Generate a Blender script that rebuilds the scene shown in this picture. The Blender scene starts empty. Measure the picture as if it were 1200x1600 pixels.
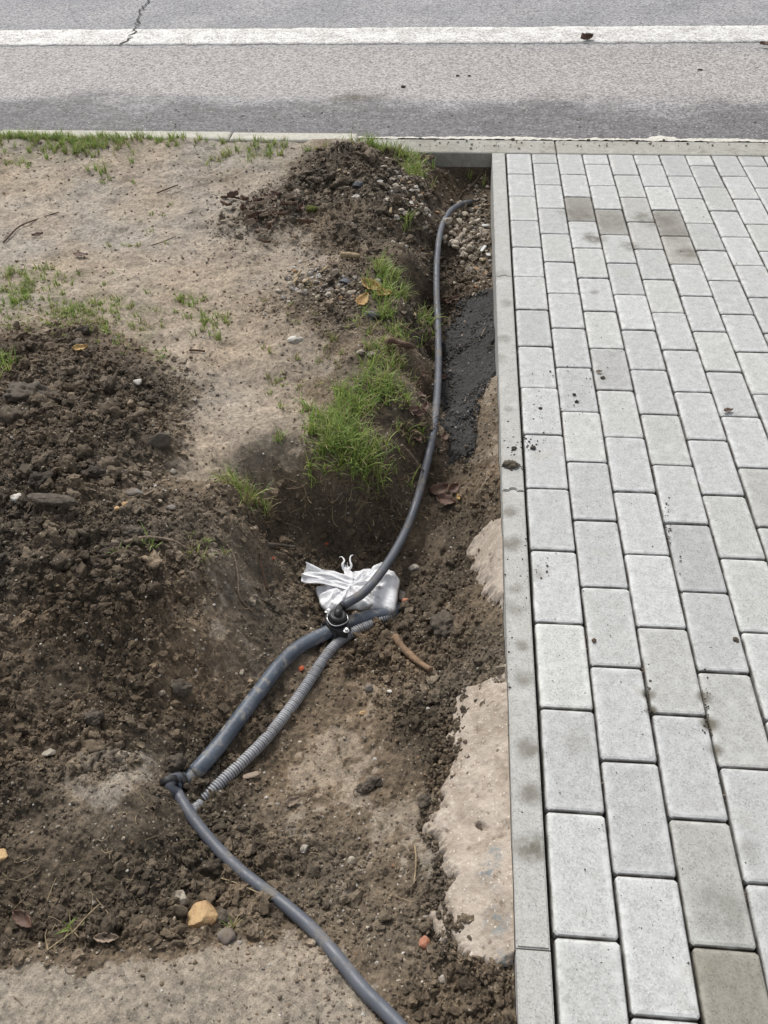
import bpy, bmesh, math, random
import numpy as np
from mathutils import Vector, Matrix, noise as mnoise

# ------------------------------------------------------------------ camera, world, sun, exposure
scn = bpy.context.scene
COL = scn.collection
F, CX, CY, CZ, PITCH, YAW, ROLL = 1343.7119, -.1855, -.5077, 1.3478, .8087, .0981, -.0277

cam_d = bpy.data.cameras.new('camera')
cam_d.sensor_fit = 'VERTICAL'
cam_d.sensor_height = 36.0
cam_d.lens = F / 1600.0 * 36.0
cam_d.clip_start = .02
cam_d.clip_end = 500
cam = bpy.data.objects.new('camera', cam_d)
COL.objects.link(cam)
ROT = (Matrix.Rotation(YAW, 3, 'Z') @ Matrix.Rotation(PITCH, 3, 'X') @ Matrix.Rotation(ROLL, 3, 'Z'))
cam.matrix_world = Matrix.Translation((CX, CY, CZ)) @ ROT.to_4x4()
scn.camera = cam

SUN_EL, SUN_AZ = 50, -28          # degrees; azimuth measured from +y towards +x
world = bpy.data.worlds.new('World')
scn.world = world
world.use_nodes = True
wn = world.node_tree
wn.nodes.clear()
sky = wn.nodes.new('ShaderNodeTexSky')
sky.sky_type = 'NISHITA'
sky.sun_disc = False
sky.sun_elevation = math.radians(SUN_EL)
sky.sun_rotation = math.radians(SUN_AZ)
sky.air_density = 1.0
sky.dust_density = 3.0
hs = wn.nodes.new('ShaderNodeHueSaturation')
hs.inputs['Saturation'].default_value = .28
bg = wn.nodes.new('ShaderNodeBackground')
bg.inputs['Strength'].default_value = .115
wo = wn.nodes.new('ShaderNodeOutputWorld')
wn.links.new(sky.outputs[0], hs.inputs['Color'])
wn.links.new(hs.outputs[0], bg.inputs['Color'])
wn.links.new(bg.outputs[0], wo.inputs['Surface'])

sd = bpy.data.lights.new('sun', 'SUN')
sd.energy = 1.5
sd.angle = math.radians(11)
sd.color = (1, .97, .92)
sun = bpy.data.objects.new('sun', sd)
COL.objects.link(sun)
_el, _az = math.radians(SUN_EL), math.radians(SUN_AZ)
_dir = Vector((math.sin(_az) * math.cos(_el), math.cos(_az) * math.cos(_el), math.sin(_el)))
sun.rotation_euler = _dir.to_track_quat('Z', 'Y').to_euler()
sun.location = (-2, 3, 6)

vs = scn.view_settings
vs.view_transform = 'Standard'
vs.look = 'None'
vs.gamma = 1
vs.use_curve_mapping = False
vs.exposure = .63

# ------------------------------------------------------------------ tagging helpers
def tag(o, label=None, cat=None, group=None, kind=None):
    if label: o['label'] = label
    if cat: o['category'] = cat
    if group: o['group'] = group
    if kind: o['kind'] = kind
    return o

def empty(name, loc, rz=0):
    o = bpy.data.objects.new(name, None)
    o.empty_display_size = .02
    COL.objects.link(o)
    o.location = loc
    o.rotation_euler = (0, 0, rz)
    return o

def link_mesh(name, me, mat=None, parent=None, world_space=True):
    o = bpy.data.objects.new(name, me)
    COL.objects.link(o)
    if mat is not None and len(me.materials) == 0:
        me.materials.append(mat)
    if parent is not None:
        o.parent = parent
        if world_space:
            mw = Matrix.Translation(parent.location) @ parent.rotation_euler.to_matrix().to_4x4()
            o.matrix_parent_inverse = mw.inverted()
    return o

def mesh_np(name, verts, faces, smooth=True, cols=None):
    """faces: (n,3) or (n,4) int array"""
    me = bpy.data.meshes.new(name)
    verts = np.asarray(verts, np.float32)
    faces = np.asarray(faces, np.int32)
    k = faces.shape[1]
    me.vertices.add(len(verts))
    me.vertices.foreach_set('co', verts.ravel())
    me.loops.add(faces.size)
    me.loops.foreach_set('vertex_index', faces.ravel())
    me.polygons.add(len(faces))
    me.polygons.foreach_set('loop_start', np.arange(0, faces.size, k, dtype=np.int32))
    me.polygons.foreach_set('loop_total', np.full(len(faces), k, np.int32))
    me.polygons.foreach_set('use_smooth', np.full(len(faces), smooth, bool))
    if cols is not None:
        a = me.attributes.new('Col', 'FLOAT_COLOR', 'POINT')
        c = np.ones((len(verts), 4), np.float32)
        c[:, :3] = cols
        a.data.foreach_set('color', c.ravel())
    me.update(calc_edges=True)
    return me

# ------------------------------------------------------------------ noise (numpy)
def hsh(i, j, s):
    h = (i.astype(np.int64) * 374761393 + j.astype(np.int64) * 668265263 + s * 1274126177) & 0xffffffff
    h = ((h ^ (h >> 13)) * 1274126177) & 0xffffffff
    h = ((h ^ (h >> 16)) * 2246822519) & 0xffffffff
    h = h ^ (h >> 15)
    return (h & 0xffffff).astype(np.float64) / 0xffffff

def vnoise(x, y, s=0):
    i, j = np.floor(x), np.floor(y)
    u, v = x - i, y - j
    u = u * u * u * (u * (u * 6 - 15) + 10)
    v = v * v * v * (v * (v * 6 - 15) + 10)
    a = hsh(i, j, s); b = hsh(i + 1, j, s); c = hsh(i, j + 1, s); d = hsh(i + 1, j + 1, s)
    return (a + (b - a) * u + (c - a) * v + (a - b - c + d) * u * v) * 2 - 1

def fbm(x, y, sc, octv=4, s=0, gain=.5):
    r = 0; a = 1; n = 0
    for k in range(octv):
        f = 2.03 ** k / sc
        ca, sa = math.cos(k * 1.1 + .3), math.sin(k * 1.1 + .3)
        r = r + a * vnoise((x * ca - y * sa) * f + 17.3 * k, (x * sa + y * ca) * f - 9.1 * k, s + k)
        n += a; a *= gain
    return r / n * 1.6

def domes(x, y, cell, s, rlo=.25, rhi=.95, prob=.8):
    """overlapping half lumps, height in metres"""
    gx, gy = x / cell, y / cell
    i0, j0 = np.floor(gx), np.floor(gy)
    best = np.zeros_like(x)
    for di in (-1, 0, 1):
        for dj in (-1, 0, 1):
            i, j = i0 + di, j0 + dj
            cx = i + .1 + .8 * hsh(i, j, s)
            cy = j + .1 + .8 * hsh(i, j, s + 1)
            q = hsh(i, j, s + 2)
            r = rlo + (rhi - rlo) * q * q
            r = np.where(hsh(i, j, s + 3) < prob, r, 0)
            th = hsh(i, j, s + 4) * 3.1416
            el = .65 + .35 * hsh(i, j, s + 5)
            ux, uy = gx - cx, gy - cy
            c, sn = np.cos(th), np.sin(th)
            a, b = ux * c + uy * sn, (-ux * sn + uy * c) / el
            d = np.sqrt(np.maximum(r * r - a * a - b * b, 0))
            d = np.minimum(d, r * (.45 + .5 * hsh(i, j, s + 6)))
            best = np.maximum(best, d)
    return best * cell

def chunks(x, y, cell, s):
    """broken angular fragments: tilted facets with dark gaps; about 0..1"""
    gx, gy = x / cell, y / cell
    i0, j0 = np.floor(gx), np.floor(gy)
    f1 = np.full_like(x, 9.); f2 = np.full_like(x, 9.); val = np.zeros_like(x)
    for di in (-1, 0, 1):
        for dj in (-1, 0, 1):
            i, j = i0 + di, j0 + dj
            ux, uy = gx - i - hsh(i, j, s), gy - j - hsh(i, j, s + 1)
            d = np.hypot(ux, uy)
            q = hsh(i, j, s + 2) ** 1.6
            v = q * .75 + (ux * (hsh(i, j, s + 3) - .5) + uy * (hsh(i, j, s + 4) - .5)) * 1.3
            n_ = d < f1
            f2 = np.where(n_, f1, np.minimum(f2, d)); val = np.where(n_, v, val); f1 = np.where(n_, d, f1)
    return val * sstep(0, .22, f2 - f1) + .25 * (1 - f1)

def sstep(a, b, x):
    t = np.clip((x - a) / (b - a), 0, 1)
    return t * t * (3 - 2 * t)

def ray(px, py, z):
    d = ROT @ Vector(((px - 600) / F, -(py - 800) / F, -1))
    t = (z - CZ) / d.z
    return CX + d.x * t, CY + d.y * t

# ------------------------------------------------------------------ ground relief from surveyed points
# (photo x, photo y, height, moisture, cloddiness) -> world
CP = [
 # along the edging
 (812,1660,-.03,.85,.6),(808,1560,-.035,.9,.8),(806,1400,-.028,.6,.2),(804,1230,-.028,.6,.2),(798,1090,-.03,.6,.3),(794,1010,-.05,.95,.9),
 (790,940,-.035,.7,.3),(786,850,-.03,.6,.2),(784,790,-.045,.9,.7),(782,740,-.04,.5,.4),(780,640,-.03,.42,.12),
 (779,590,-.04,.5,.2),(777,520,-.09,.7,.3),(775,450,-.11,.8,.5),(774,390,-.12,.75,.6),(772,330,-.14,.75,.6),(770,290,-.11,1,.6),(767,262,-.085,.95,.6),
 # foot of the haunch
 (745,1580,-.055,.95,.9),(690,1480,-.085,.85,.6),(690,1350,-.095,.5,.3),(672,1290,-.11,.45,.3),(700,1110,-.12,.9,.7),(735,1010,-.13,1,1),
 (725,900,-.165,.85,.7),(720,810,-.17,.85,.6),(742,740,-.12,.6,.5),(740,660,-.11,.5,.2),(715,610,-.165,.8,.3),(705,520,-.17,.8,.3),(712,440,-.16,.95,.7),
 (722,370,-.145,.6,.5),(725,325,-.16,.8,.5),(735,285,-.11,1,.5),(735,262,-.075,.9,.6),(700,265,-.065,.9,.5),(680,250,-.06,.9,.3),
 # floor
 (640,1640,-.045,.7,.5),(600,1520,-.07,.75,.55),(600,1400,-.11,.72,.55),(550,1300,-.14,.62,.3),(620,1230,-.15,.6,.22),(640,1160,-.145,.72,.5),(550,1150,-.17,.6,.12),(480,1200,-.165,.6,.25),
 (470,1290,-.14,.62,.4),(610,1060,-.185,.85,.7),(560,960,-.225,.95,.8),(640,960,-.2,.95,.9),(620,900,-.22,.85,.5),(660,830,-.205,.75,.3),(560,875,-.225,.9,.9),(490,875,-.215,.9,.9),
 (425,850,-.17,.85,.9),(690,760,-.185,.85,.5),(690,650,-.165,.9,.5),(692,600,-.165,.9,.4),(665,640,-.19,.95,.6),(672,560,-.18,.95,.6),(665,480,-.165,.95,.6),(680,410,-.15,.95,.7),(690,340,-.145,.95,.5),
 (560,1390,-.12,.7,.5),(500,1380,-.12,.65,.4),(420,1290,-.14,.66,.35),
 # rim of the trench
 (632,650,-.035,.8,.3),(640,600,-.02,.7,.3),(638,550,-.005,.7,.4),(640,480,0,.8,.5),(645,400,0,.9,.6),(655,340,.015,.9,.7),(662,290,.005,.85,.7),(655,255,-.01,.7,.4),
 (606,705,-.04,.8,.3),(568,742,-.05,.8,.4),(525,718,-.015,.6,.2),(480,702,-.002,.5,.2),(425,694,0,.35,.1),(385,702,0,.35,.1),
 # foot of the far wall
 (395,772,-.085,.7,.55),(450,775,-.10,.74,.5),(520,795,-.12,.8,.7),(590,790,-.13,.85,.8),(640,745,-.13,1,.6),(450,825,-.165,.95,.6),(520,835,-.19,.95,.7),(590,835,-.19,.95,.7),
 # ridge between spoil heap and pit
 (365,765,-.005,.6,.5),(385,832,-.035,.75,.5),(350,880,-.005,.6,.4),(310,905,.01,.75,.6),(290,990,-.015,.8,.6),(340,1000,-.05,.82,.4),(320,1060,-.08,.85,.7),
 (420,910,-.15,.85,.4),(460,985,-.18,.95,.7),(400,970,-.12,.85,.35),(400,1060,-.15,.8,.5),(330,1130,-.12,.8,.5),(255,1110,-.07,.9,.8),(278,1230,-.125,.8,.6),(240,1200,-.08,.6,.3),
 (350,1230,-.15,.8,.4),(300,1270,-.135,.95,.7),(330,1340,-.12,.9,.8),(400,1360,-.115,.75,.6),(450,1450,-.085,.75,.6),(500,1500,-.06,.7,.5),
 # spoil heap
 (-60,540,.02,.3,.2),(0,550,.03,.7,.7),(110,535,.035,.85,.8),(190,580,.04,.95,.9),(262,612,.015,.95,.9),(50,640,.085,1,1),(150,690,.09,1,1),(235,690,.05,.95,.9),(-60,700,.1,1,1),
 (0,780,.1,1,1),(100,800,.09,1,1),(200,800,.055,.9,.9),(270,790,.02,.75,.7),(0,900,.08,1,1),(100,920,.06,1,1),(210,930,.04,.95,.9),(0,1040,.03,.95,.8),(100,1060,.005,.75,.4),(200,1060,-.02,.95,1),
 (160,1150,-.03,.95,1),(0,1180,-.01,.9,.8),(80,1170,-.015,.85,.7),(120,1250,-.02,.6,.25),(190,1240,-.01,.5,.15),(215,1310,-.035,.65,.3),(-40,1300,-.01,.9,.8),(40,1350,-.02,.62,.3),(110,1360,-.03,.6,.25),(190,1400,-.05,.9,.8),(270,1370,-.09,1,1),
 (330,1450,-.075,.9,.9),(230,1450,-.055,.92,.9),(60,1450,-.03,.85,.7),(-40,1440,-.01,.8,.7),(140,1470,-.035,.85,.7),
 # smeared clay in front
 (-60,1530,0,.3,.1),(60,1530,-.005,.26,.06),(200,1515,-.015,.26,.06),(330,1500,-.03,.28,.08),(420,1500,-.045,.32,.15),(100,1600,.005,.2,.03),(250,1600,-.005,.22,.03),(400,1600,-.02,.24,.05),(520,1590,-.04,.32,.15),(560,1680,-.03,.3,.2),(200,1750,.01,.2,.05),(600,1800,-.02,.3,.2),(0,1800,.01,.2,.05),(790,1800,-.02,.5,.3),
 # heaps beside the kerb
 (541,232,.105,1,.9),(515,250,.075,1,.9),(568,258,.075,.95,.9),(590,262,.05,.9,.7),(555,300,.06,.75,.7),(600,300,.06,.8,.8),(485,292,.045,.95,.9),(500,262,.05,.9,.8),
 (540,370,.03,.85,.8),(430,318,.032,.62,.6),(385,338,.028,.6,.6),(340,358,.008,.42,.4),(420,362,.01,.4,.3),(400,290,.012,.2,.1),(340,330,.004,.2,.1),(500,355,.02,.6,.5),(620,345,.035,.9,.8),(600,385,.01,.85,.7),(530,330,.05,.5,.6),
 # dry trodden soil
 (-60,225,.022,.05,.03),(-60,212,.030,.2,.1),(0,214,.030,.25,.1),(100,215,.030,.25,.1),(200,216,.029,.2,.1),(300,216,.030,.15,.1),(400,218,.028,.2,.1),(470,220,.024,.3,.2),(0,240,.02,.1,.04),(200,238,.018,.12,.04),(350,236,.016,.1,.05),(440,238,.014,.12,.05),(-60,330,0,.0,.03),(120,300,0,.0,.03),(300,290,.005,.12,.05),(440,262,.01,.3,.1),(120,390,0,.0,.02),(0,420,0,.05,.04),
 (300,370,0,.1,.05),(330,420,0,.14,.06),(200,460,0,.08,.05),(60,480,.005,.12,.05),(330,500,0,.08,.05),(450,420,.01,.35,.2),(500,400,.01,.3,.2),(520,440,.02,.75,.5),(440,470,.005,.5,.4),(490,500,.005,.5,.35),(400,530,0,.12,.05),(250,540,0,.12,.05),(450,570,0,.2,.06),
 (350,590,0,.06,.04),(320,660,0,.32,.08),(380,640,0,.1,.04),(300,740,.002,.35,.2),(440,650,0,.08,.04),(500,590,.0,.45,.15),(550,560,.005,.6,.3),(560,480,.01,.75,.5),(590,430,.01,.8,.5),(560,640,-.005,.6,.2),(600,560,0,.7,.3),(340,690,0,.12,.05),
 (-300,250,.02,.1,.05),(-300,450,0,.1,.05),(-300,700,.06,.8,.6),(-300,1000,.04,.8,.6),(-300,1300,0,.6,.4),(-300,1600,0,.3,.1),
]
_c = np.array(CP)
_xy = np.array([ray(a, b, z) for a, b, z, m, c in CP])
_D = np.sqrt(((_xy[:, None] - _xy[None]) ** 2).sum(-1) + 2e-4)
_W = np.linalg.solve(_D + np.eye(len(_D)) * 2e-3, _c[:, 2:] - _c[:, 2:].mean(0))
_M = _c[:, 2:].mean(0)

def base(x, y):
    """returns height, moisture, cloddiness"""
    x = np.atleast_1d(np.asarray(x, float)).ravel(); y = np.atleast_1d(np.asarray(y, float)).ravel()
    out = np.empty((len(x), 3))
    xc = np.clip(x, -3.2, -.05); yc = np.clip(y, -.6, 3.01)
    for k in range(0, len(x), 40000):
        s = slice(k, k + 40000)
        d = np.sqrt((xc[s, None] - _xy[None, :, 0]) ** 2 + (yc[s, None] - _xy[None, :, 1]) ** 2 + 2e-4)
        out[s] = d @ _W + _M
    return out[:, 0], out[:, 1], out[:, 2]

def fields(x, y):
    h, m, c = base(x, y)
    m = np.clip(m + .30 * fbm(x, y, .16, 5, 11) * (.35 + m.clip(0, 1)) + (.06 + .20 * m.clip(0, 1)) * fbm(x, y, .03, 5, 15, .65), 0, 1)
    c = np.clip(c + .35 * fbm(x, y, .13, 4, 23) * (.25 + c.clip(0, 1)), 0, 1)
    # fresh wet lumps end with a crisp ragged edge against trodden soil
    edge = sstep(.40, .50, m)
    m2 = m * .5 + .5 * edge * np.maximum(m, .6)
    return h, m2, c, edge

def relief(x, y, h, m, c, edge):
    n1 = fbm(x, y, .02, 4, 31); n2 = fbm(x, y, .02, 4, 41); n3 = fbm(x, y, .007, 3, 35); n4 = fbm(x, y, .007, 3, 45)
    wx = x + .008 * n1 + .0022 * n3; wy = y + .008 * n2 + .0022 * n4
    g = sstep(.12, .8, c)
    z = h + .010 * fbm(x, y, .22, 4, 51) + .0055 * fbm(x, y, .05, 5, 61)
    z = z + g * .012 * fbm(x, y, .06, 5, 65, .6)
    d1 = domes(wx, wy, .062, 70, .15, .6, .4)
    d3 = domes(wx, wy, .014, 90, .3, .9, .7)
    z = z + g * (d1 * .6 * sstep(.55, 1, c) + chunks(wx, wy, .026, 80) * .011 + chunks(wx, wy, .0115, 84) * .006 + d3 * .35)
    rough = sstep(.3, .6, m) * (1 - g)
    z = z + rough * (.006 * fbm(x, y, .035, 5, 68, .6) + .004 * chunks(wx, wy, .013, 77))
    z = z + (.15 + .85 * g) * chunks(x + .002 * n3, y + .002 * n4, .0062, 88) * .0024 + (.1 + .6 * g) * .0024 * n3
    crust = sstep(.25, .45, m) * (1 - g) * (c < .4)
    z = z - crust * .003 * (1 - sstep(0, .05, np.abs(fbm(x, y, .06, 4, 555))))
    # small dimples and scuffs in trodden soil
    z = z - (1 - g) * .004 * np.maximum(fbm(x, y, .07, 3, 121), 0)
    return z

def SOIL(m, x, y):
    dry = np.array([.305, .256, .200]); mid = np.array([.165, .125, .084]); wet = np.array([.073, .0545, .0350])
    t = m[:, None]
    a = np.clip(t / .5, 0, 1); b = np.clip((t - .5) / .5, 0, 1)
    col = dry * (1 - a) + mid * a
    col = col * (1 - b) + wet * b
    v = 1 + .16 * fbm(x, y, .09, 4, 131)[:, None] + .16 * fbm(x, y, .018, 3, 141)[:, None]
    hue = fbm(x, y, .25, 3, 151)[:, None]
    return col * v * (1 + hue * np.array([.05, 0, -.06]))

def H(x, y):
    x = np.atleast_1d(np.asarray(x, float)); y = np.atleast_1d(np.asarray(y, float))
    h, m, c, e = fields(x, y)
    return relief(x, y, h, m, c, e)

def at(px, py, up=0.0, smooth=False):
    """point of the place seen at a photo pixel: on the soil left of the edging, on the flat to its right"""
    z = -.05
    for _ in range(25):
        x, y = ray(px, py, z + up)
        zn = float(base(x, y)[0][0])
        z = z * .5 + zn * .5
    x, y = ray(px, py, z + up)
    if not smooth:
        z = float(H(x, y)[0])
    return Vector((x, y, z + up))

def flat(px, py, z=0.0):
    x, y = ray(px, py, z)
    return Vector((x, y, z))

# ------------------------------------------------------------------ materials
def new_mat(name):
    m = bpy.data.materials.new(name)
    m.use_nodes = True
    nt = m.node_tree
    b = nt.nodes['Principled BSDF']
    return m, nt, b

def N(nt, typ, **kw):
    n = nt.nodes.new(typ)
    for k, v in kw.items():
        if k.startswith('i_'):
            n.inputs[k[2:].replace('_', ' ')].default_value = v
        else:
            setattr(n, k, v)
    return n

def L(nt, a, b): nt.links.new(a, b)

def mix(nt, a, b, fac, mode='MIX'):
    n = nt.nodes.new('ShaderNodeMix'); n.data_type = 'RGBA'; n.blend_type = mode
    for s, v in ((n.inputs[0], fac), (n.inputs[6], a), (n.inputs[7], b)):
        if hasattr(v, 'is_linked'): nt.links.new(v, s)
        elif isinstance(v, (int, float)): s.default_value = v
        else: s.default_value = (*v, 1) if len(v) == 3 else v
    return n.outputs[2]

def math_(nt, op, a, b=None, clamp=False):
    n = nt.nodes.new('ShaderNodeMath'); n.operation = op; n.use_clamp = clamp
    for k, v in enumerate((a, b)):
        if v is None: continue
        if hasattr(v, 'is_linked'): nt.links.new(v, n.inputs[k])
        else: n.inputs[k].default_value = v
    return n.outputs[0]

def ramp(nt, v, lo, hi, a=0., b=1.):
    n = nt.nodes.new('ShaderNodeMapRange'); n.interpolation_type = 'SMOOTHSTEP'
    nt.links.new(v, n.inputs[0])
    n.inputs[1].default_value = lo; n.inputs[2].default_value = hi
    n.inputs[3].default_value = a; n.inputs[4].default_value = b
    return n.outputs[0]

def pos(nt): return N(nt, 'ShaderNodeNewGeometry').outputs['Position']
def noise(nt, vec, scale, detail=4, rough=.55, out=0):
    n = N(nt, 'ShaderNodeTexNoise'); n.inputs['Scale'].default_value = scale
    n.inputs['Detail'].default_value = detail; n.inputs['Roughness'].default_value = rough
    nt.links.new(vec, n.inputs['Vector']); return n.outputs[out]
def voro(nt, vec, scale, feat='F1'):
    n = N(nt, 'ShaderNodeTexVoronoi'); n.feature = feat; n.inputs['Scale'].default_value = scale
    nt.links.new(vec, n.inputs['Vector']); return n
def bump(nt, b, h, strength, dist):
    n = N(nt, 'ShaderNodeBump'); n.inputs['Strength'].default_value = strength; n.inputs['Distance'].default_value = dist
    nt.links.new(h, n.inputs['Height']); nt.links.new(n.outputs[0], b.inputs['Normal'])
    return n

def spot(nt, P, c, r, soft=.5):
    d = nt.nodes.new('ShaderNodeVectorMath'); d.operation = 'DISTANCE'
    nt.links.new(P, d.inputs[0]); d.inputs[1].default_value = c
    return ramp(nt, d.outputs['Value'], r * (1 - soft), r * (1 + soft), 1, 0)

def soil_mat():
    m, nt, b = new_mat('soil')
    P = pos(nt)
    at_ = N(nt, 'ShaderNodeAttribute', attribute_name='Col')
    col = at_.outputs['Color']
    n1 = noise(nt, P, 90, 5, .65)
    n2 = noise(nt, P, 420, 3, .6)
    f = math_(nt, 'ADD', ramp(nt, n1, .3, .7, .66, 1.34), ramp(nt, n2, .3, .7, -.22, .22))
    mul = N(nt, 'ShaderNodeVectorMath', operation='SCALE'); L(nt, col, mul.inputs[0]); L(nt, f, mul.inputs['Scale'])
    col = mul.outputs[0]
    # grit: pale, dark and reddish grains
    v = voro(nt, P, 190)
    r = N(nt, 'ShaderNodeSeparateColor'); L(nt, v.outputs['Color'], r.inputs[0])
    size = ramp(nt, r.outputs[1], 0, 1, .12, .42)
    inside = math_(nt, 'LESS_THAN', v.outputs['Distance'], size)
    pale = math_(nt, 'MULTIPLY', inside, math_(nt, 'GREATER_THAN', r.outputs[0], .93))
    dark = math_(nt, 'MULTIPLY', inside, math_(nt, 'LESS_THAN', r.outputs[0], .09))
    col = mix(nt, col, (.40, .35, .28), math_(nt, 'MULTIPLY', pale, .8))
    col = mix(nt, col, (.045, .036, .028), math_(nt, 'MULTIPLY', dark, .6))
    L(nt, col, b.inputs['Base Color'])
    b.inputs['Roughness'].default_value = .82
    b.inputs['Specular IOR Level'].default_value = .35
    hgt = math_(nt, 'ADD', math_(nt, 'MULTIPLY', n1, .7), math_(nt, 'MULTIPLY', noise(nt, P, 260, 5, .7), .5))
    bump(nt, b, hgt, .75, .006)
    return m

def simple(name, c1, c2, scale=60, rough=.7, bstr=.3, bdist=.002, speck=None, spec=.4, detail=5, obj=False, dust=False):
    m, nt, b = new_mat(name)
    P = N(nt, 'ShaderNodeTexCoord').outputs['Object'] if obj else pos(nt)
    n1 = noise(nt, P, scale, detail, .6)
    col = mix(nt, c1, c2, ramp(nt, n1, .35, .65))
    if speck:
        n2 = noise(nt, P, scale * 7, 2, .5)
        col = mix(nt, col, speck, ramp(nt, n2, .6, .72, 0, .6))
    if dust:
        col = mix(nt, col, (.15, .115, .083), ramp(nt, noise(nt, P, 55, 6, .7), .42, .6, 0, .75))
    L(nt, col, b.inputs['Base Color'])
    b.inputs['Roughness'].default_value = rough
    b.inputs['Specular IOR Level'].default_value = spec
    bump(nt, b, noise(nt, P, scale * 2.5, 5, .65), bstr, bdist)
    return m

def concrete(name, base_c, dark_c, stains=(), streak=None, objcol=False, warm=.5, arris=False):
    m, nt, b = new_mat(name)
    P = pos(nt)
    big = noise(nt, P, 7, 4, .6)
    mid = noise(nt, P, 45, 5, .65)
    fine = noise(nt, P, 380, 3, .7)
    grain = voro(nt, P, 420)
    gs = N(nt, 'ShaderNodeSeparateColor'); L(nt, grain.outputs['Color'], gs.inputs[0])
    col = mix(nt, base_c, dark_c, ramp(nt, mid, .35, .75, 0, .7))
    col = mix(nt, col, tuple(c * .55 for c in dark_c), ramp(nt, gs.outputs[0], .55, 1, 0, .42))
    col = mix(nt, col, tuple(min(c * 1.3, .8) for c in base_c), ramp(nt, gs.outputs[1], .55, 1, 0, .45))
    col = mix(nt, col, tuple(c * .75 for c in dark_c), ramp(nt, fine, .52, .7, 0, .35))
    # lime bloom in patches
    col = mix(nt, col, tuple(min(c * 1.22, .8) for c in base_c), ramp(nt, noise(nt, P, 16, 3, .6), .55, .75, 0, .55))
    col = mix(nt, col, (base_c[0] * .86, base_c[1] * .80, base_c[2] * .68), ramp(nt, big, .58, .75, 0, warm))
    pit = voro(nt, P, 130)
    ps = N(nt, 'ShaderNodeSeparateColor'); L(nt, pit.outputs['Color'], ps.inputs[0])
    pm = math_(nt, 'MULTIPLY', math_(nt, 'LESS_THAN', pit.outputs['Distance'], .13), math_(nt, 'GREATER_THAN', ps.outputs[0], .72))
    col = mix(nt, col, (.09, .085, .075), math_(nt, 'MULTIPLY', pm, .8))
    if arris:
        tc = N(nt, 'ShaderNodeTexCoord'); sx_ = N(nt, 'ShaderNodeSeparateXYZ'); L(nt, tc.outputs['Object'], sx_.inputs[0])
        ex = ramp(nt, math_(nt, 'ABSOLUTE', sx_.outputs[0]), .030, .0435)
        ey = ramp(nt, math_(nt, 'ABSOLUTE', sx_.outputs[1]), .080, .0935)
        em = math_(nt, 'MULTIPLY', math_(nt, 'MAXIMUM', ex, ey), ramp(nt, noise(nt, P, 38, 5, .7), .42, .62, .08, .75))
        col = mix(nt, col, tuple(min(c * 1.28, .8) for c in base_c), em)
        # soil rubbed into the joint side of the chamfer
        fx = ramp(nt, math_(nt, 'ABSOLUTE', sx_.outputs[0]), .0455, .0480)
        fy = ramp(nt, math_(nt, 'ABSOLUTE', sx_.outputs[1]), .0955, .0980)
        fm = math_(nt, 'MULTIPLY', math_(nt, 'MAXIMUM', fx, fy), ramp(nt, noise(nt, P, 25, 4, .6), .35, .6, .35, .9))
        col = mix(nt, col, (.12, .11, .095), fm)
    if objcol:
        oi = N(nt, 'ShaderNodeObjectInfo')
        col = mix(nt, col, oi.outputs['Color'], 1.0, 'MULTIPLY')
    if stains:
        tot = None
        nz = noise(nt, P, 30, 4, .6)
        for (c, rad, s) in stains:
            q = math_(nt, 'MULTIPLY', spot(nt, P, c, rad, .6), s)
            tot = q if tot is None else math_(nt, 'MAXIMUM', tot, q)
        tot = math_(nt, 'MULTIPLY', tot, ramp(nt, nz, .3, .6, .35, 1.1), True)
        col = mix(nt, col, (.105, .092, .066), tot)
    if streak:
        col = mix(nt, col, streak, ramp(nt, noise(nt, P, 11, 5, .7), .52, .68, 0, .7))
    L(nt, col, b.inputs['Base Color'])
    b.inputs['Roughness'].default_value = .86
    b.inputs['Specular IOR Level'].default_value = .3
    hgt = math_(nt, 'ADD', fine, math_(nt, 'MULTIPLY', pm, -1.5))
    hgt = math_(nt, 'ADD', hgt, math_(nt, 'MULTIPLY', gs.outputs[2], .5))
    bump(nt, b, hgt, .35, .0012)
    return m

def fl(px, py): return tuple(flat(px, py))
M_soil = soil_mat()
M_paver = concrete('paver_concrete', (.46, .465, .455), (.33, .33, .32), objcol=True, arris=True, warm=.35, stains=[
    (fl(905,335), .06, .35), (fl(928,372), .035, .75), (fl(952,345), .06, .35), (fl(1030,345), .06, .45), (fl(1075,395), .035, .6),(fl(1055,365), .05, .35),
    (fl(985,385), .03, .6), (fl(1005,340), .04, .5), (fl(885,330), .03, .4), (fl(1012,1085), .012, .9), (fl(1018,1110), .01, .9), (fl(1100,1090), .014, .7), (fl(1108,1130), .016, .8), (fl(1118,1170), .013, .8),
    (fl(1130,1420), .035, .35), (fl(928,456), .014, .5), (fl(835,895), .02, .3), (fl(905,1160), .03, .25), (fl(1170,1330), .02, .3)])
M_edging = concrete('edging_concrete', (.43, .425, .40), (.33, .325, .30), warm=.3, stains=[
    (fl(797,800), .018, .55), (fl(800,850), .022, .6), (fl(795,640), .012, .4), (fl(806,920), .014, .4), (fl(815,1010), .014, .5), (fl(818,1060), .018, .5), (fl(826,1170), .022, .6), (fl(826,1240), .02, .6),
    (fl(830,1325), .024, .75), (fl(787,530), .02, .4), (fl(790,475), .02, .4), (fl(783,430), .03, .3), (fl(780,560), .02, .3), (fl(805,950), .02, .4)])
M_kerb = concrete('kerb_concrete', (.38, .37, .33), (.25, .24, .205), warm=.6, streak=(.20, .18, .145), stains=[(fl(700,232), .09, .35), (fl(660,228), .07, .3), (fl(770,232), .05, .2)])
M_kerb2 = concrete('old_kerb_concrete', (.52, .50, .43), (.33, .31, .26), warm=.5)
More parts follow.
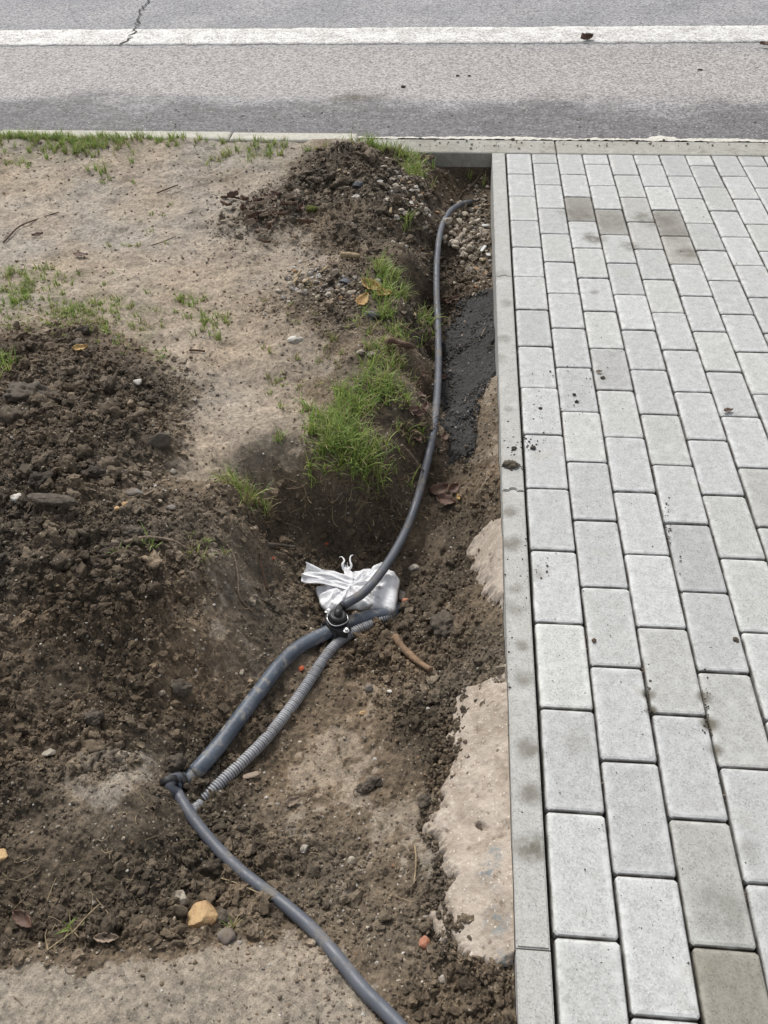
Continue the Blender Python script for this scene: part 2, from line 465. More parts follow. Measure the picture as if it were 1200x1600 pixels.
M_lime = concrete('mortar', (.60, .58, .52), (.42, .40, .34), warm=.4)
M_haunch = None

def haunch_mat():
    m, nt, b = new_mat('haunch_concrete')
    P = pos(nt)
    n1 = noise(nt, P, 14, 6, .65); n2 = noise(nt, P, 70, 5, .65); n3 = noise(nt, P, 300, 3, .7)
    col = mix(nt, (.44, .375, .31), (.31, .255, .20), ramp(nt, n1, .35, .65))
    col = mix(nt, col, (.54, .47, .39), ramp(nt, n2, .5, .72, 0, .7))
    col = mix(nt, col, (.16, .12, .085), ramp(nt, math_(nt, 'ADD', math_(nt, 'MULTIPLY', n2, .6), math_(nt, 'MULTIPLY', noise(nt, P, 22, 6, .7), .4)), .36, .45, .85, 0))
    v = voro(nt, P, 170); r = N(nt, 'ShaderNodeSeparateColor'); L(nt, v.outputs['Color'], r.inputs[0])
    pale = math_(nt, 'MULTIPLY', math_(nt, 'LESS_THAN', v.outputs['Distance'], .28), math_(nt, 'GREATER_THAN', r.outputs[0], .80))
    col = mix(nt, col, (.60, .55, .47), math_(nt, 'MULTIPLY', pale, .85))
    blue = None
    for c, rad in ((fl(768,1350), .012), (fl(782,1322), .008), (fl(785,1428), .014), (fl(792,1490), .008), (fl(790,1385), .009)):
        q = spot(nt, P, (c[0], c[1], -.04), rad + .012, .35)
        blue = q if blue is None else math_(nt, 'MAXIMUM', blue, q)
    col = mix(nt, col, (.17, .20, .21), math_(nt, 'MULTIPLY', blue, ramp(nt, n2, .45, .6, 0, .8)))
    L(nt, col, b.inputs['Base Color'])
    b.inputs['Roughness'].default_value = .9
    bump(nt, b, math_(nt, 'ADD', n2, math_(nt, 'MULTIPLY', n3, .5)), .8, .004)
    return m
M_haunch = haunch_mat()

def asphalt_mat():
    m, nt, b = new_mat('asphalt')
    P = pos(nt)
    s = N(nt, 'ShaderNodeSeparateXYZ'); L(nt, P, s.inputs[0])
    v = voro(nt, P, 105); r = N(nt, 'ShaderNodeSeparateColor'); L(nt, v.outputs['Color'], r.inputs[0])
    v2 = voro(nt, P, 260); r2 = N(nt, 'ShaderNodeSeparateColor'); L(nt, v2.outputs['Color'], r2.inputs[0])
    big = noise(nt, P, 2.5, 5, .6)
    mp = N(nt, 'ShaderNodeMapping'); L(nt, P, mp.inputs[0]); mp.inputs['Scale'].default_value = (.5, 2.2, 1)
    strk = noise(nt, mp.outputs[0], 3.5, 4, .6)
    col = mix(nt, (.235, .234, .242), (.295, .29, .292), ramp(nt, big, .35, .65))
    # dust left by wheels between line and damp strip
    yy = math_(nt, 'ADD', s.outputs[1], math_(nt, 'MULTIPLY', math_(nt, 'SUBTRACT', strk, .5), .35))
    dust = math_(nt, 'MULTIPLY', ramp(nt, yy, 3.5, 3.8), ramp(nt, yy, 4.25, 4.75, 1, 0))
    col = mix(nt, col, (.37, .342, .318), math_(nt, 'MULTIPLY', dust, .7))
    # damp strip along the kerb with a ragged edge
    edge = noise(nt, P, 2.2, 6, .62)
    e2 = noise(nt, P, 14, 4, .6)
    yd = math_(nt, 'ADD', s.outputs[1], math_(nt, 'ADD', math_(nt, 'MULTIPLY', math_(nt, 'SUBTRACT', edge, .5), -.85), math_(nt, 'MULTIPLY', math_(nt, 'SUBTRACT', e2, .5), -.16)))
    damp = math_(nt, 'MULTIPLY', ramp(nt, yd, 3.50, 3.74, 1, 0), ramp(nt, noise(nt, mp_vec(nt, P), 9, 6, .7), .30, .62, .55, 1.1), True)
    col = mix(nt, col, (.115, .108, .108), math_(nt, 'MULTIPLY', damp, .85))
    for c, rad, k in ((fl(548,147), .09, .7), (fl(600,143), .06, .5), (fl(520,150), .05, .6), (fl(320,165), .06, .35), (fl(700,95), .05, .3), (fl(310,91), .02, .4)):
        q = math_(nt, 'MULTIPLY', spot(nt, mp_vec(nt, P), (c[0], c[1] * 2.5, 0), rad, .5), k)
        col = mix(nt, col, (.12, .10, .07), math_(nt, 'MULTIPLY', q, ramp(nt, e2, .35, .6, .2, 1)))
    tone = ramp(nt, r.outputs[0], 0, 1, .74, 1.28)
    tone = math_(nt, 'MULTIPLY', tone, ramp(nt, r2.outputs[0], 0, 1, .78, 1.22))
    mul = N(nt, 'ShaderNodeVectorMath', operation='SCALE'); L(nt, col, mul.inputs[0]); L(nt, tone, mul.inputs['Scale'])
    col = mul.outputs[0]
    pale = math_(nt, 'MULTIPLY', math_(nt, 'GREATER_THAN', r.outputs[1], .955), math_(nt, 'LESS_THAN', v.outputs['Distance'], .4))
    col = mix(nt, col, (.48, .46, .43), math_(nt, 'MULTIPLY', pale, .8))
    pit = math_(nt, 'LESS_THAN', r.outputs[2], .12)
    col = mix(nt, col, (.05, .05, .052), math_(nt, 'MULTIPLY', pit, .55))
    L(nt, col, b.inputs['Base Color'])
    b.inputs['Roughness'].default_value = .85
    hg = math_(nt, 'SUBTRACT', math_(nt, 'MULTIPLY', r.outputs[0], .6), v.outputs['Distance'])
    bump(nt, b, hg, .6, .004)
    return m

def mp_vec(nt, P):
    mp = N(nt, 'ShaderNodeMapping'); L(nt, P, mp.inputs[0]); mp.inputs['Scale'].default_value = (1, 2.5, 0)
    return mp.outputs[0]

M_asphalt = asphalt_mat()

def paint_mat():
    m, nt, b = new_mat('road_paint')
    P = pos(nt)
    v = voro(nt, P, 130); r = N(nt, 'ShaderNodeSeparateColor'); L(nt, v.outputs['Color'], r.inputs[0])
    n = noise(nt, P, 9, 5, .65)
    col = mix(nt, (.66, .65, .62), (.52, .50, .47), ramp(nt, n, .4, .65))
    col = mix(nt, col, (.27, .25, .24), math_(nt, 'MULTIPLY', math_(nt, 'LESS_THAN', r.outputs[0], .34), ramp(nt, n, .3, .6, .35, 1.0)))
    L(nt, col, b.inputs['Base Color']); b.inputs['Roughness'].default_value = .7
    bump(nt, b, r.outputs[0], .4, .003)
    return m
M_paint = paint_mat()
M_sand = simple('joint_sand', (.04, .035, .03), (.018, .016, .014), 120, .95, .6, .004)
M_crack = simple('crack_filler', (.03, .03, .03), (.05, .048, .045), 90, .9, .5)
M_bitumen = simple('bituminous_grit', (.046, .045, .044), (.072, .068, .064), 160, .85, 1.0, .006, speck=(.20, .20, .19))

def pipe_mat(name, c1, c2, dust, rough, dscale=25, dfac=.6, ribs=False):
    m, nt, b = new_mat(name)
    P = pos(nt)
    n1 = noise(nt, P, 12, 4, .6)
    n2 = noise(nt, P, dscale, 6, .7)
    n3 = noise(nt, P, 300, 3, .6)
    col = mix(nt, c1, c2, ramp(nt, n1, .35, .65))
    geo = N(nt, 'ShaderNodeNewGeometry')
    d = ramp(nt, n2, .50, .66, 0, dfac)
    col = mix(nt, col, dust, d)
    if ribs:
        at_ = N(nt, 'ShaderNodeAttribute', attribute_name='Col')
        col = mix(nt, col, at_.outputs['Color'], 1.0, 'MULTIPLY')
    L(nt, col, b.inputs['Base Color'])
    rg = math_(nt, 'ADD', ramp(nt, n2, .45, .65, rough, rough + .35), math_(nt, 'MULTIPLY', n3, .08))
    L(nt, rg, b.inputs['Roughness'])
    b.inputs['Specular IOR Level'].default_value = .5
    bump(nt, b, math_(nt, 'ADD', n3, math_(nt, 'MULTIPLY', n2, 1.2)), .25, .0015)
    return m
M_pipe = pipe_mat('polyethylene_pipe', (.080, .088, .106), (.104, .112, .130), (.20, .175, .145), .42, 22, .75)
M_main = pipe_mat('muddy_main_pipe', (.060, .074, .096), (.105, .125, .155), (.32, .285, .235), .36, 48, .7)
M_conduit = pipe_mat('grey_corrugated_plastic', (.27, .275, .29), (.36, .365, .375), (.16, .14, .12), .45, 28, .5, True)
M_black = pipe_mat('black_plastic', (.012, .012, .013), (.02, .02, .022), (.08, .07, .06), .38, 60, .5)
M_mud = simple('dried_mud', (.10, .078, .056), (.055, .042, .031), 130, .9, 1, .004)

def metal(name, c, rough):
    m, nt, b = new_mat(name)
    b.inputs['Base Color'].default_value = (*c, 1); b.inputs['Metallic'].default_value = .9
    n = noise(nt, pos(nt), 200, 3)
    L(nt, ramp(nt, n, .3, .7, rough, rough + .2), b.inputs['Roughness'])
    return m
M_zinc = metal('zinc_plated_steel', (.75, .75, .74), .3)

def bag_mat():
    m, nt, b = new_mat('white_plastic_film')
    P = pos(nt)
    n = noise(nt, P, 26, 5, .65)
    col = mix(nt, (.93, .93, .935), (.90, .90, .915), ramp(nt, noise(nt, P, 12, 3), .4, .6))
    dirt = None
    for c, r in (((0, 0, 0), .0),):
        pass
    d0 = spot(nt, P, tuple(at(583, 938, .05)), .05, .5)
    col = mix(nt, col, (.30, .22, .13), math_(nt, 'MULTIPLY', d0, ramp(nt, n, .54, .64, 0, .85)))
    col = mix(nt, col, (.66, .58, .46), ramp(nt, noise(nt, P, 40, 5, .7), .62, .74, 0, .5))
    L(nt, col, b.inputs['Base Color']); b.inputs['Roughness'].default_value = .6
    b.inputs['Specular IOR Level'].default_value = .25
    b.inputs['Subsurface Weight'].default_value = .5
    b.inputs['Subsurface Radius'].default_value = (.01, .01, .01)
    b.inputs['Subsurface Scale'].default_value = .5
    bump(nt, b, noise(nt, P, 110, 5, .6), .15, .002)
    tr = N(nt, 'ShaderNodeBsdfTranslucent'); L(nt, col, tr.inputs[0])
    mx = N(nt, 'ShaderNodeMixShader'); mx.inputs[0].default_value = .06
    L(nt, b.outputs[0], mx.inputs[1]); L(nt, tr.outputs[0], mx.inputs[2])
    L(nt, mx.outputs[0], nt.nodes['Material Output'].inputs['Surface'])
    return m
M_bag = bag_mat()

def grass_mat():
    m, nt, b = new_mat('grass_blade')
    a = N(nt, 'ShaderNodeAttribute', attribute_name='Col')
    L(nt, a.outputs['Color'], b.inputs['Base Color'])
    b.inputs['Roughness'].default_value = .55
    b.inputs['Specular IOR Level'].default_value = .3
    tr = N(nt, 'ShaderNodeBsdfTranslucent'); L(nt, a.outputs['Color'], tr.inputs[0])
    mx = N(nt, 'ShaderNodeMixShader'); mx.inputs[0].default_value = .3
    L(nt, b.outputs[0], mx.inputs[1]); L(nt, tr.outputs[0], mx.inputs[2])
    L(nt, mx.outputs[0], nt.nodes['Material Output'].inputs['Surface'])
    return m
M_grass = grass_mat()

ROCKM = {
 'ochre': simple('ochre_stone', (.50, .34, .17), (.36, .22, .11), 45, .8, .6, .003, speck=(.62, .52, .38)),
 'pale': simple('pale_stone', (.42, .38, .31), (.30, .26, .20), 60, .85, .6, .003, dust=True),
 'crushed': simple('crushed_limestone', (.52, .46, .37), (.36, .31, .24), 50, .9, .8, .003),
 'white': simple('white_stone', (.60, .58, .53), (.48, .44, .38), 60, .8, .5, .002, dust=True),
 'grey': simple('grey_stone', (.20, .182, .168), (.14, .125, .11), 60, .75, .4, .002, dust=True),
 'slate': simple('dark_stone', (.065, .07, .08), (.045, .048, .055), 60, .55, .3, .002),
 'mottled': simple('mottled_stone', (.40, .35, .28), (.10, .08, .06), 75, .85, .8, .004),
 'brick': simple('brick_fragment', (.46, .20, .12), (.33, .15, .095), 90, .9, .6, .003, speck=(.52, .38, .28)),
 'red': simple('red_brick_chip', (.50, .11, .045), (.36, .09, .045), 90, .9, .6, .003),
 'clod': simple('soil_clod', (.085, .068, .052), (.048, .038, .029), 110, .92, 1.0, .006, speck=(.16, .13, .10)),
 'greyclod': simple('grey_clay_clod', (.125, .102, .077), (.072, .058, .043), 80, .85, .8, .005),
 'moss': simple('moss', (.11, .12, .018), (.06, .07, .012), 220, .95, 1.0, .004),
 'wood': simple('bare_wood', (.26, .165, .095), (.14, .09, .055), 70, .8, .8, .002, speck=(.38, .27, .17)),
 'bark': simple('brown_bark', (.13, .075, .045), (.07, .042, .028), 90, .85, .8, .003),
 'twig': simple('dry_twig', (.24, .185, .135), (.13, .095, .068), 110, .85, .6, .002),
 'straw': simple('dry_straw', (.36, .28, .17), (.24, .18, .11), 110, .85, .4, .001),
 'leafy': simple('yellow_leaf', (.42, .27, .085), (.30, .17, .06), 60, .6, .4, .002),
 'leafb': simple('dead_leaf', (.14, .075, .05), (.085, .05, .035), 60, .6, .4, .002),
 'leafr': simple('faded_leaf', (.30, .23, .17), (.20, .15, .11), 60, .7, .4, .002),
 'glass': simple('white_shard', (.62, .62, .60), (.50, .50, .48), 60, .35, .2, .001),
}

# ------------------------------------------------------------------ ground
s_in = np.linspace(0, 1, 640)
s_out = 1 + (np.geomspace(.004, 9, 60))
S = np.concatenate([s_in, s_out])
ys = [-.30]
while ys[-1] < 3.0:
    ys.append(ys[-1] + .0021 + .00125 * max(ys[-1] + .2, 0))
ys[-1] = 2.999
ys += [3.003, 3.02, 3.048]
ys = np.concatenate([-.30 - np.geomspace(.004, 5, 40)[::-1], ys])
X0 = -.0562
YY, SS = np.meshgrid(ys, S, indexing='ij')
XX = X0 - SS * (.86 + .47 * np.clip(YY + .2, 0, 4))
gx, gy = XX.ravel(), YY.ravel()
gh, gm, gc, ge = fields(gx, gy)
gz = relief(gx, gy, gh, gm, gc, ge)
# soil rides up to the kerb and stays just under the edging top
gz = np.minimum(gz, np.where(gx > -.075, -.012, 9))
gz = np.where((gy > 3.0) & (gx > -.62), -.06, gz)
ny, nx = XX.shape
idx = np.arange(ny * nx).reshape(ny, nx)
Q = np.stack([idx[:-1, 1:], idx[:-1, :-1], idx[1:, :-1], idx[1:, 1:]], -1).reshape(-1, 4)
gcol = SOIL(gm, gx, gy)
sm = np.exp(-((gy + .14) / .16) ** 2 * (gy > -.14))[:, None] * (1 - ge)[:, None] * .55
gcol = gcol * (1 - sm) + sm * np.array([.262, .232, .188]) * (1 + .08 * fbm(gx * .4, gy, .05, 4, 777))[:, None]
# greenish clay on the cut far wall, mossy trace on old lawn
clay = np.exp(-(((gx + .63) / .07) ** 2 + ((gy - 1.12) / .06) ** 2))[:, None]
gcol = gcol * (1 - .6 * clay) + .6 * clay * np.array([.085, .073, .052])
GREEN_ZONES = [(40,440,.16,.4), (130,505,.2,.6), (40,510,.15,.3), (300,480,.12,.4), (180,225,.3,.4), (60,218,.3,.6), (400,240,.2,.3), (240,545,.08,.3)]
for (a, b_, r_, k_) in GREEN_ZONES:
    p = flat(a, b_)
    g = k_ * np.exp(-(((gx - p.x) / r_) ** 2 + ((gy - p.y) / (r_ * .9)) ** 2)) * sstep(-.1, .5, fbm(gx, gy, .05, 4, 171)) * (1 - ge)
    gcol = gcol * (1 - g[:, None]) + g[:, None] * np.array([.12, .125, .045])
me = mesh_np('ground', np.stack([gx, gy, gz], 1), Q, True, gcol)
ground = link_mesh('ground', me, M_soil)
tag(ground, kind='structure')

# overlay sheets that dive under the soil at their ragged edges
def in_poly(x, y, poly):
    """signed-ish distance: positive inside"""
    n = len(poly); inside = np.zeros(len(x), bool); d = np.full(len(x), 9.)
    for i in range(n):
        x1, y1 = poly[i]; x2, y2 = poly[(i + 1) % n]
        cond = ((y1 > y) != (y2 > y)) & (x < (x2 - x1) * (y - y1) / (y2 - y1 + 1e-12) + x1)
        inside ^= cond
        t = np.clip(((x - x1) * (x2 - x1) + (y - y1) * (y2 - y1)) / ((x2 - x1) ** 2 + (y2 - y1) ** 2 + 1e-12), 0, 1)
        d = np.minimum(d, np.hypot(x - x1 - t * (x2 - x1), y - y1 - t * (y2 - y1)))
    return np.where(inside, d, -d)

def overlay(name, polys, mat, thick, relief_amp, dome_amp, parent=None, seed=0, erode=.016):
    pol = []
    for P_ in polys:
        pol.append([tuple(at(a, b, 0, True))[:2] for a, b in P_])
    allp = [q for P_ in pol for q in P_]
    x0, x1 = min(q[0] for q in allp) - .03, X0
    y0, y1 = min(q[1] for q in allp) - .03, max(q[1] for q in allp) + .03
    st = .0026
    xs = np.arange(x0, x1 + st * .5, st); xs[-1] = X0
    yv = np.arange(y0, y1, st)
    A, B = np.meshgrid(yv, xs, indexing='ij')
    x, y = B.ravel(), A.ravel()
    d = np.full(len(x), -9.)
    for P_ in pol:
        d = np.maximum(d, in_poly(x, y, P_))
    d = d + erode * fbm(x, y, .05, 5, 200 + seed) + erode * .5 * fbm(x, y, .012, 3, 210 + seed)
    # holes where soil still lies on it
    d = np.minimum(d, .03 * (1.75 - 1.9 * np.maximum(fbm(x, y, .07, 4, 220 + seed), 0)))
    h, m, c, e = fields(x, y)
    zs = h + .010 * fbm(x, y, .22, 4, 51)
    z = zs + np.clip(d, -.03, .004) * 1.2 + thick + relief_amp * fbm(x, y, .03, 5, 230 + seed) + dome_amp * chunks(x + .001 * fbm(x, y, .01, 2, 250), y, .0068, 240 + seed) * .004
    z = np.minimum(z, -.008)
    n_y, n_x = A.shape
    ix = np.arange(n_y * n_x).reshape(n_y, n_x)
    q = np.stack([ix[:-1, :-1], ix[:-1, 1:], ix[1:, 1:], ix[1:, :-1]], -1).reshape(-1, 4)
    keep = (d[q] > -.012).all(1)
    q = q[keep]
    used = np.unique(q); remap = -np.ones(len(x), int); remap[used] = np.arange(len(used))
    return mesh_np(name, np.stack([x, y, z], 1)[used], remap[q], True), (x, y, d)

me, hf = overlay('concrete_haunch', [
    [(815,1035),(770,1062),(722,1085),(696,1108),(702,1200),(695,1250),(668,1300),(705,1330),(688,1400),(690,1460),(730,1490),(772,1525),(812,1500),(830,1200)],
    ], M_haunch, .012, .002, .55, seed=0)
haunch = tag(link_mesh('concrete_haunch', me, M_haunch), 'long pinkish concrete haunch sloping from the lower edging into the soil', 'concrete')
me, _ = overlay('concrete_haunch', [[(800,815),(765,818),(742,845),(735,885),(748,905),(770,925),(800,940)]], M_haunch, .012, .002, .55, seed=3, erode=.010)
haunch2 = tag(link_mesh('concrete_haunch', me, M_haunch), 'small bare concrete haunch patch showing beside the middle of the edging, right of the bag', 'concrete')
me, _ = overlay('bituminous_grit', [[(780,452),(722,468),(700,520),(694,600),(700,660),(704,720),(735,705),(742,650),(752,610),(772,585),(790,570)]], M_bitumen, .006, .0012, 1.1, seed=5, erode=.014)
grit = tag(link_mesh('bituminous_grit', me, M_bitumen), 'black bituminous grit strip lying in the trench beside the edging', 'asphalt grit', kind='stuff')

GRIT_POLY = [tuple(at(a, b, 0, True))[:2] for a, b in [(780,446),(722,460),(696,520),(690,600),(694,660),(700,730),(738,712),(748,650),(758,600),(776,575),(790,560)]]
# ------------------------------------------------------------------ road
def road_z(x, y): return -.022 + .012 * (y - 3.15)
def sheet(name, x0, x1, y0, y1, zf, nx=2, ny=2, mat=None):
    xs, yv = np.linspace(x0, x1, nx), np.linspace(y0, y1, ny)
    A, B = np.meshgrid(yv, xs, indexing='ij')
    x, y = B.ravel(), A.ravel(); z = zf(x, y)
    ix = np.arange(nx * ny).reshape(ny, nx)
    q = np.stack([ix[:-1, :-1], ix[:-1, 1:], ix[1:, 1:], ix[1:, :-1]], -1).reshape(-1, 4)
    return mesh_np(name, np.stack([x, y, z], 1), q, True)
road = tag(link_mesh('road', sheet('road', -30, 30, 3.08, 40, lambda x, y: road_z(x, y), 4, 4), M_asphalt), kind='structure')
# line: slightly out of parallel with the kerb
a0, b0, a1, b1 = flat(0, 70), flat(0, 47), flat(1200, 65), flat(1200, 40)
def lerp_line(p, q, x): return p.y + (q.y - p.y) * (x - p.x) / (q.x - p.x)
xs = np.linspace(-9, 8, 2200)
lo = lerp_line(a0, a1, xs) + .01 * fbm(xs, xs * 0, .06, 4, 310)
hi = lerp_line(b0, b1, xs) + .01 * fbm(xs, xs * 0 + 5, .06, 4, 320)
rows = 9
V = []
for k in range(rows):
    y = lo + (hi - lo) * (0, .002, .15, .35, .5, .65, .85, .998, 1)[k]
    V.append(np.stack([xs, y, road_z(xs, y) + (.0035 if 0 < k < rows - 1 else -.001)], 1))
V = np.concatenate(V); ix = np.arange(len(V)).reshape(rows, len(xs))
q = np.stack([ix[:-1, :-1], ix[:-1, 1:], ix[1:, 1:], ix[1:, :-1]], -1).reshape(-1, 4)
tag(link_mesh('road_marking', mesh_np('road_marking', V, q), M_paint), kind='structure')

# crack in the asphalt: thin jagged filled groove
def crack(pts, w):
    rnd = random.Random(4)
    P_ = []
    for k in range(len(pts) - 1):
        p, q_ = flat(*pts[k]), flat(*pts[k + 1])
        n_ = max(2, int((q_ - p).length / .03))
        for t in range(n_):
            P_.append(p.lerp(q_, t / n_) + Vector((rnd.uniform(-.016, .016), rnd.uniform(-.01, .01), 0)))
    vs_, fs = [], []
    for k, p in enumerate(P_):
        d = (P_[min(k + 1, len(P_) - 1)] - P_[max(k - 1, 0)]).normalized()
        n_ = Vector((-d.y, d.x, 0)) * w * rnd.uniform(.35, 1.2) * (1 if k < len(P_) - 2 else .2)
        zz = road_z(p.x, p.y) + .0065
        vs_ += [(p.x + n_.x, p.y + n_.y, zz), (p.x - n_.x, p.y - n_.y, zz)]
        if k: fs.append((2 * k - 2, 2 * k - 1, 2 * k + 1, 2 * k))
    return mesh_np('crack', vs_, fs)
link_mesh('crack', crack([(238, -30), (229, 8), (218, 22), (214, 45), (198, 64), (176, 75)], .006), M_crack, road)

link_mesh('crack', crack([(214, 45), (203, 52), (190, 58)], .003), M_crack, road)
# ------------------------------------------------------------------ box with rounded top edges
def block(name, sx, sy, sz, r=.004, rc=.003, bottom=False):
    """top centre at origin; two-step chamfer"""
    def ring(inset, z):
        z = z * .6 if z > -r * 1.01 else z
        hx, hy = sx / 2 - inset, sy / 2 - inset
        c = min(rc + .0005, hx * .5, hy * .5)
        return [(hx - c, -hy, z), (hx, -hy + c, z), (hx, hy - c, z), (hx - c, hy, z), (-hx + c, hy, z), (-hx, hy - c, z), (-hx, -hy + c, z), (-hx + c, -hy, z)]
    rings = [ring(0, -sz), ring(0, -r), ring(r * .35, -r * .35), ring(r, 0)]
    v = [p for rg in rings for p in rg]
    f = []
    for k in range(3):
        for i in range(8):
            j = (i + 1) % 8
            f.append((8 * k + i, 8 * k + j, 8 * k + 8 + j, 8 * k + 8 + i))
    f.append(tuple(range(24, 32)))
    me = bpy.data.meshes.new(name)
    me.from_pydata(v, [], f)
    for p in me.polygons[:-1]: p.use_smooth = False
    return me

# kerb along the road
kerb = tag(empty('kerb', (0, 3.08, -.3)), 'concrete kerb running between the road and the pavement', 'kerb')
def stone_piece(name, x0, x1, y0, y1, ztop, depth, mat, parent, r=.006, dz=0, tilt=0, share=None):
    me = share or block(name, x1 - x0, y1 - y0, depth, r)
    o = link_mesh(name, me, mat, parent, True)
    o.location = ((x0 + x1) / 2, (y0 + y1) / 2, ztop + dz)
    o.rotation_euler = (tilt, 0, 0)
    return o
for x0 in (.205, 1.205, 2.205, 3.205, -.60):
    w = .8 if x0 == -.60 else .995
    stone_piece('kerb_stone', x0, x0 + w, 3.006, 3.145, -.001, .3, M_kerb, kerb, .008)
for k, x1 in enumerate((-.61, -1.14, -2.14, -3.14, -4.14, -5.14)):
    w = .525 if k == 0 else .994
    stone_piece('kerb_stone', x1 - w, x1, 3.050, 3.135, .026 + .003 * math.sin(k * 2.1), .3, M_kerb2, kerb, .012)
# lime/mortar smear on the road side of the kerb
xs = np.linspace(-.62, 2.4, 900)
w = .045 + .09 * np.clip(fbm(xs, xs * 0 + 2, .22, 5, 330), 0, 1.2) + .02 * sstep(.5, .62, xs) * (1 - sstep(.95, 1.1, xs)) + .02 * sstep(-.35, -.1, xs) * (1 - sstep(.1, .25, xs)) 
V = []
for k in range(5):
    y = 3.1440 + w * k / 4
    V.append(np.stack([xs, y, road_z(xs, y) + .020 * (1 - (k / 4) ** 3) + .003 - .006 * (k == 4) + .003 * fbm(xs, y, .02, 3, 340)], 1))
V = np.concatenate(V); ix = np.arange(len(V)).reshape(5, len(xs))
q = np.stack([ix[:-1, :-1], ix[:-1, 1:], ix[1:, 1:], ix[1:, :-1]], -1).reshape(-1, 4)
link_mesh('mortar_smear', mesh_np('mortar_smear', V, q), M_lime, kerb)

# edging along the pavement (five centimetres wide)
edging = tag(empty('edging', (-.030, 1.5, -.2)), 'narrow concrete edging strip between the trench and the pavement', 'edging')
def edging_mesh(y0, y1, notch0, notch1):
    """slab whose ends carry the little tongue-and-groove curve"""
    w = .050
    def end(y, s):
        if not s: return [(-w / 2, y), (w / 2, y)]
        return [(-w / 2, y)] + [(t, y + s * .0075 * math.sqrt(max(0, 1 - (t / .0095) ** 2))) for t in (-.0095, -.007, -.0035, 0, .0035, .007, .0095)] + [(w / 2, y)]
    lowr = end(y0, notch0); up = end(y1, notch1)
    loop = lowr + [p for p in reversed(up)]
    bm = bmesh.new()
    top = [bm.verts.new((a, b, 0)) for a, b in loop]
    f = bm.faces.new(top)
    r = bmesh.ops.extrude_face_region(bm, geom=[f])
    for v in [g for g in r['geom'] if isinstance(g, bmesh.types.BMVert)]: v.co.z = -.2
    bm.normal_update()
    if f.normal.z < 0:
        pass
    bmesh.ops.recalc_face_normals(bm, faces=bm.faces)
    e = [ed for ed in bm.edges if all(abs(v.co.z) < 1e-6 for v in ed.verts)]
    bmesh.ops.bevel(bm, geom=e, offset=.0022, segments=2, affect='EDGES')
    me = bpy.data.meshes.new('edging_stone'); bm.to_mesh(me); bm.free()
    return me
YB = [-1.03, -.022, .985, 1.995, 3.002]
for k in range(4):
    o = link_mesh('edging_stone', edging_mesh(YB[k] + .0015, YB[k + 1] - .0015, .0 if k in (0, 1) else 1, 0 if k in (0, 3) else 1), M_edging, edging)
    o.location = (-.030, 0, .001 + (.002, 0, .001, -.001)[k])

# ------------------------------------------------------------------ pavement
pave = tag(link_mesh('pavement', sheet('pavement', -.0078, 9, -5, 3.004, lambda x, y: x * 0 - .020 + .0015 * fbm(x, y, .03, 3, 350), 240, 260), M_sand), kind='structure')
paver_me = block('paver', .0965, .1965, .06, .0062, .0045)
half_me = block('paver', .0965, .0965, .06, .0062, .0045)
for m_ in (paver_me, half_me): m_.materials.append(M_paver)
rnd = random.Random(7)
special = {}   # (column,row) -> tint
def mark(px, py, tint):
    p = flat(px, py); c = int(p.x // .1)
    special[(c, int(math.floor((p.y - (.1 if c % 2 else 0)) / .2)))] = tint
mark(1150, 1550, (.56, .53, .46)); mark(1130, 1420, (.82, .81, .77)); mark(1150, 1110, (.86, .84, .81)); mark(900, 325, (.60, .57, .53)); mark(1000, 345, (.9, .88, .85)); mark(1015, 378, (.93, .91, .88))
mark(945, 350, (.68, .65, .61)); mark(1070, 385, (.80, .77, .72)); mark(1090, 860, (.84, .84, .84)); mark(1040, 1040, (.93, .92, .90)); mark(1045, 350, (.64, .61, .57))
mark(955, 580, (.86, .85, .84)); mark(1180, 1130, (.9, .89, .86)); mark(920, 600, (.95, .95, .95)); mark(1180, 760, (.88, .87, .84)); mark(880, 1030, (1.12, 1.12, 1.08)); mark(870, 905, (1.08, 1.08, 1.08))
def put_paver(c, r, me, y, stuff=None):
    o = bpy.data.objects.new('paver', me); COL.objects.link(o); o.parent = pave
    o.location = (c * .1 + .05 + rnd.uniform(-.0006, .0006), y, rnd.uniform(-.0012, .0012))
    o.rotation_euler = (rnd.gauss(0, .0035), rnd.gauss(0, .005), rnd.gauss(0, .0035))
    t = rnd.gauss(1, .048)
    col = (t, t * rnd.uniform(.995, 1.003), t * rnd.uniform(.975, 1.003))
    if (c, r) in special: col = tuple(a * min(1, .9 + .1 * t) for a in special[(c, r)])
    o.color = (*col, 1)
    return o
for c in range(0, 14):
    off = .1 if c % 2 else 0
    for r in range(-3 if c < 9 else 0, 15):
        y = r * .2 + off + .1
        if y > 2.95:
            put_paver(c, r, half_me, 2.9 + .05)
        else:
            put_paver(c, r, paver_me, y)
# remaining paving outside the photograph, joined
tv = np.array([v.co for v in paver_me.vertices]); tf = [tuple(p.vertices) for p in paver_me.polygons]
vv, ff = [], []
for c in range(14, 40):
    for r in range(-12, 15):
        y = r * .2 + (.1 if c % 2 else 0) + .1
        if y > 2.95: continue
        o_ = len(vv)
        vv += [(a + c * .1 + .05, b + y, d + rnd.uniform(-.001, .001) * 0) for a, b, d in tv]
        ff += [tuple(i + o_ for i in f) for f in tf]
for c in range(0, 14):
    for r in range(-14, -3 if c < 9 else 0):
        y = r * .2 + (.1 if c % 2 else 0) + .1
        o_ = len(vv)
        vv += [(a + c * .1 + .05, b + y, d) for a, b, d in tv]
        ff += [tuple(i + o_ for i in f) for f in tf]
me = bpy.data.meshes.new('outer_pavers'); me.from_pydata(vv, [], ff)
o = link_mesh('outer_pavers', me, M_paver, pave); o['kind'] = 'stuff'

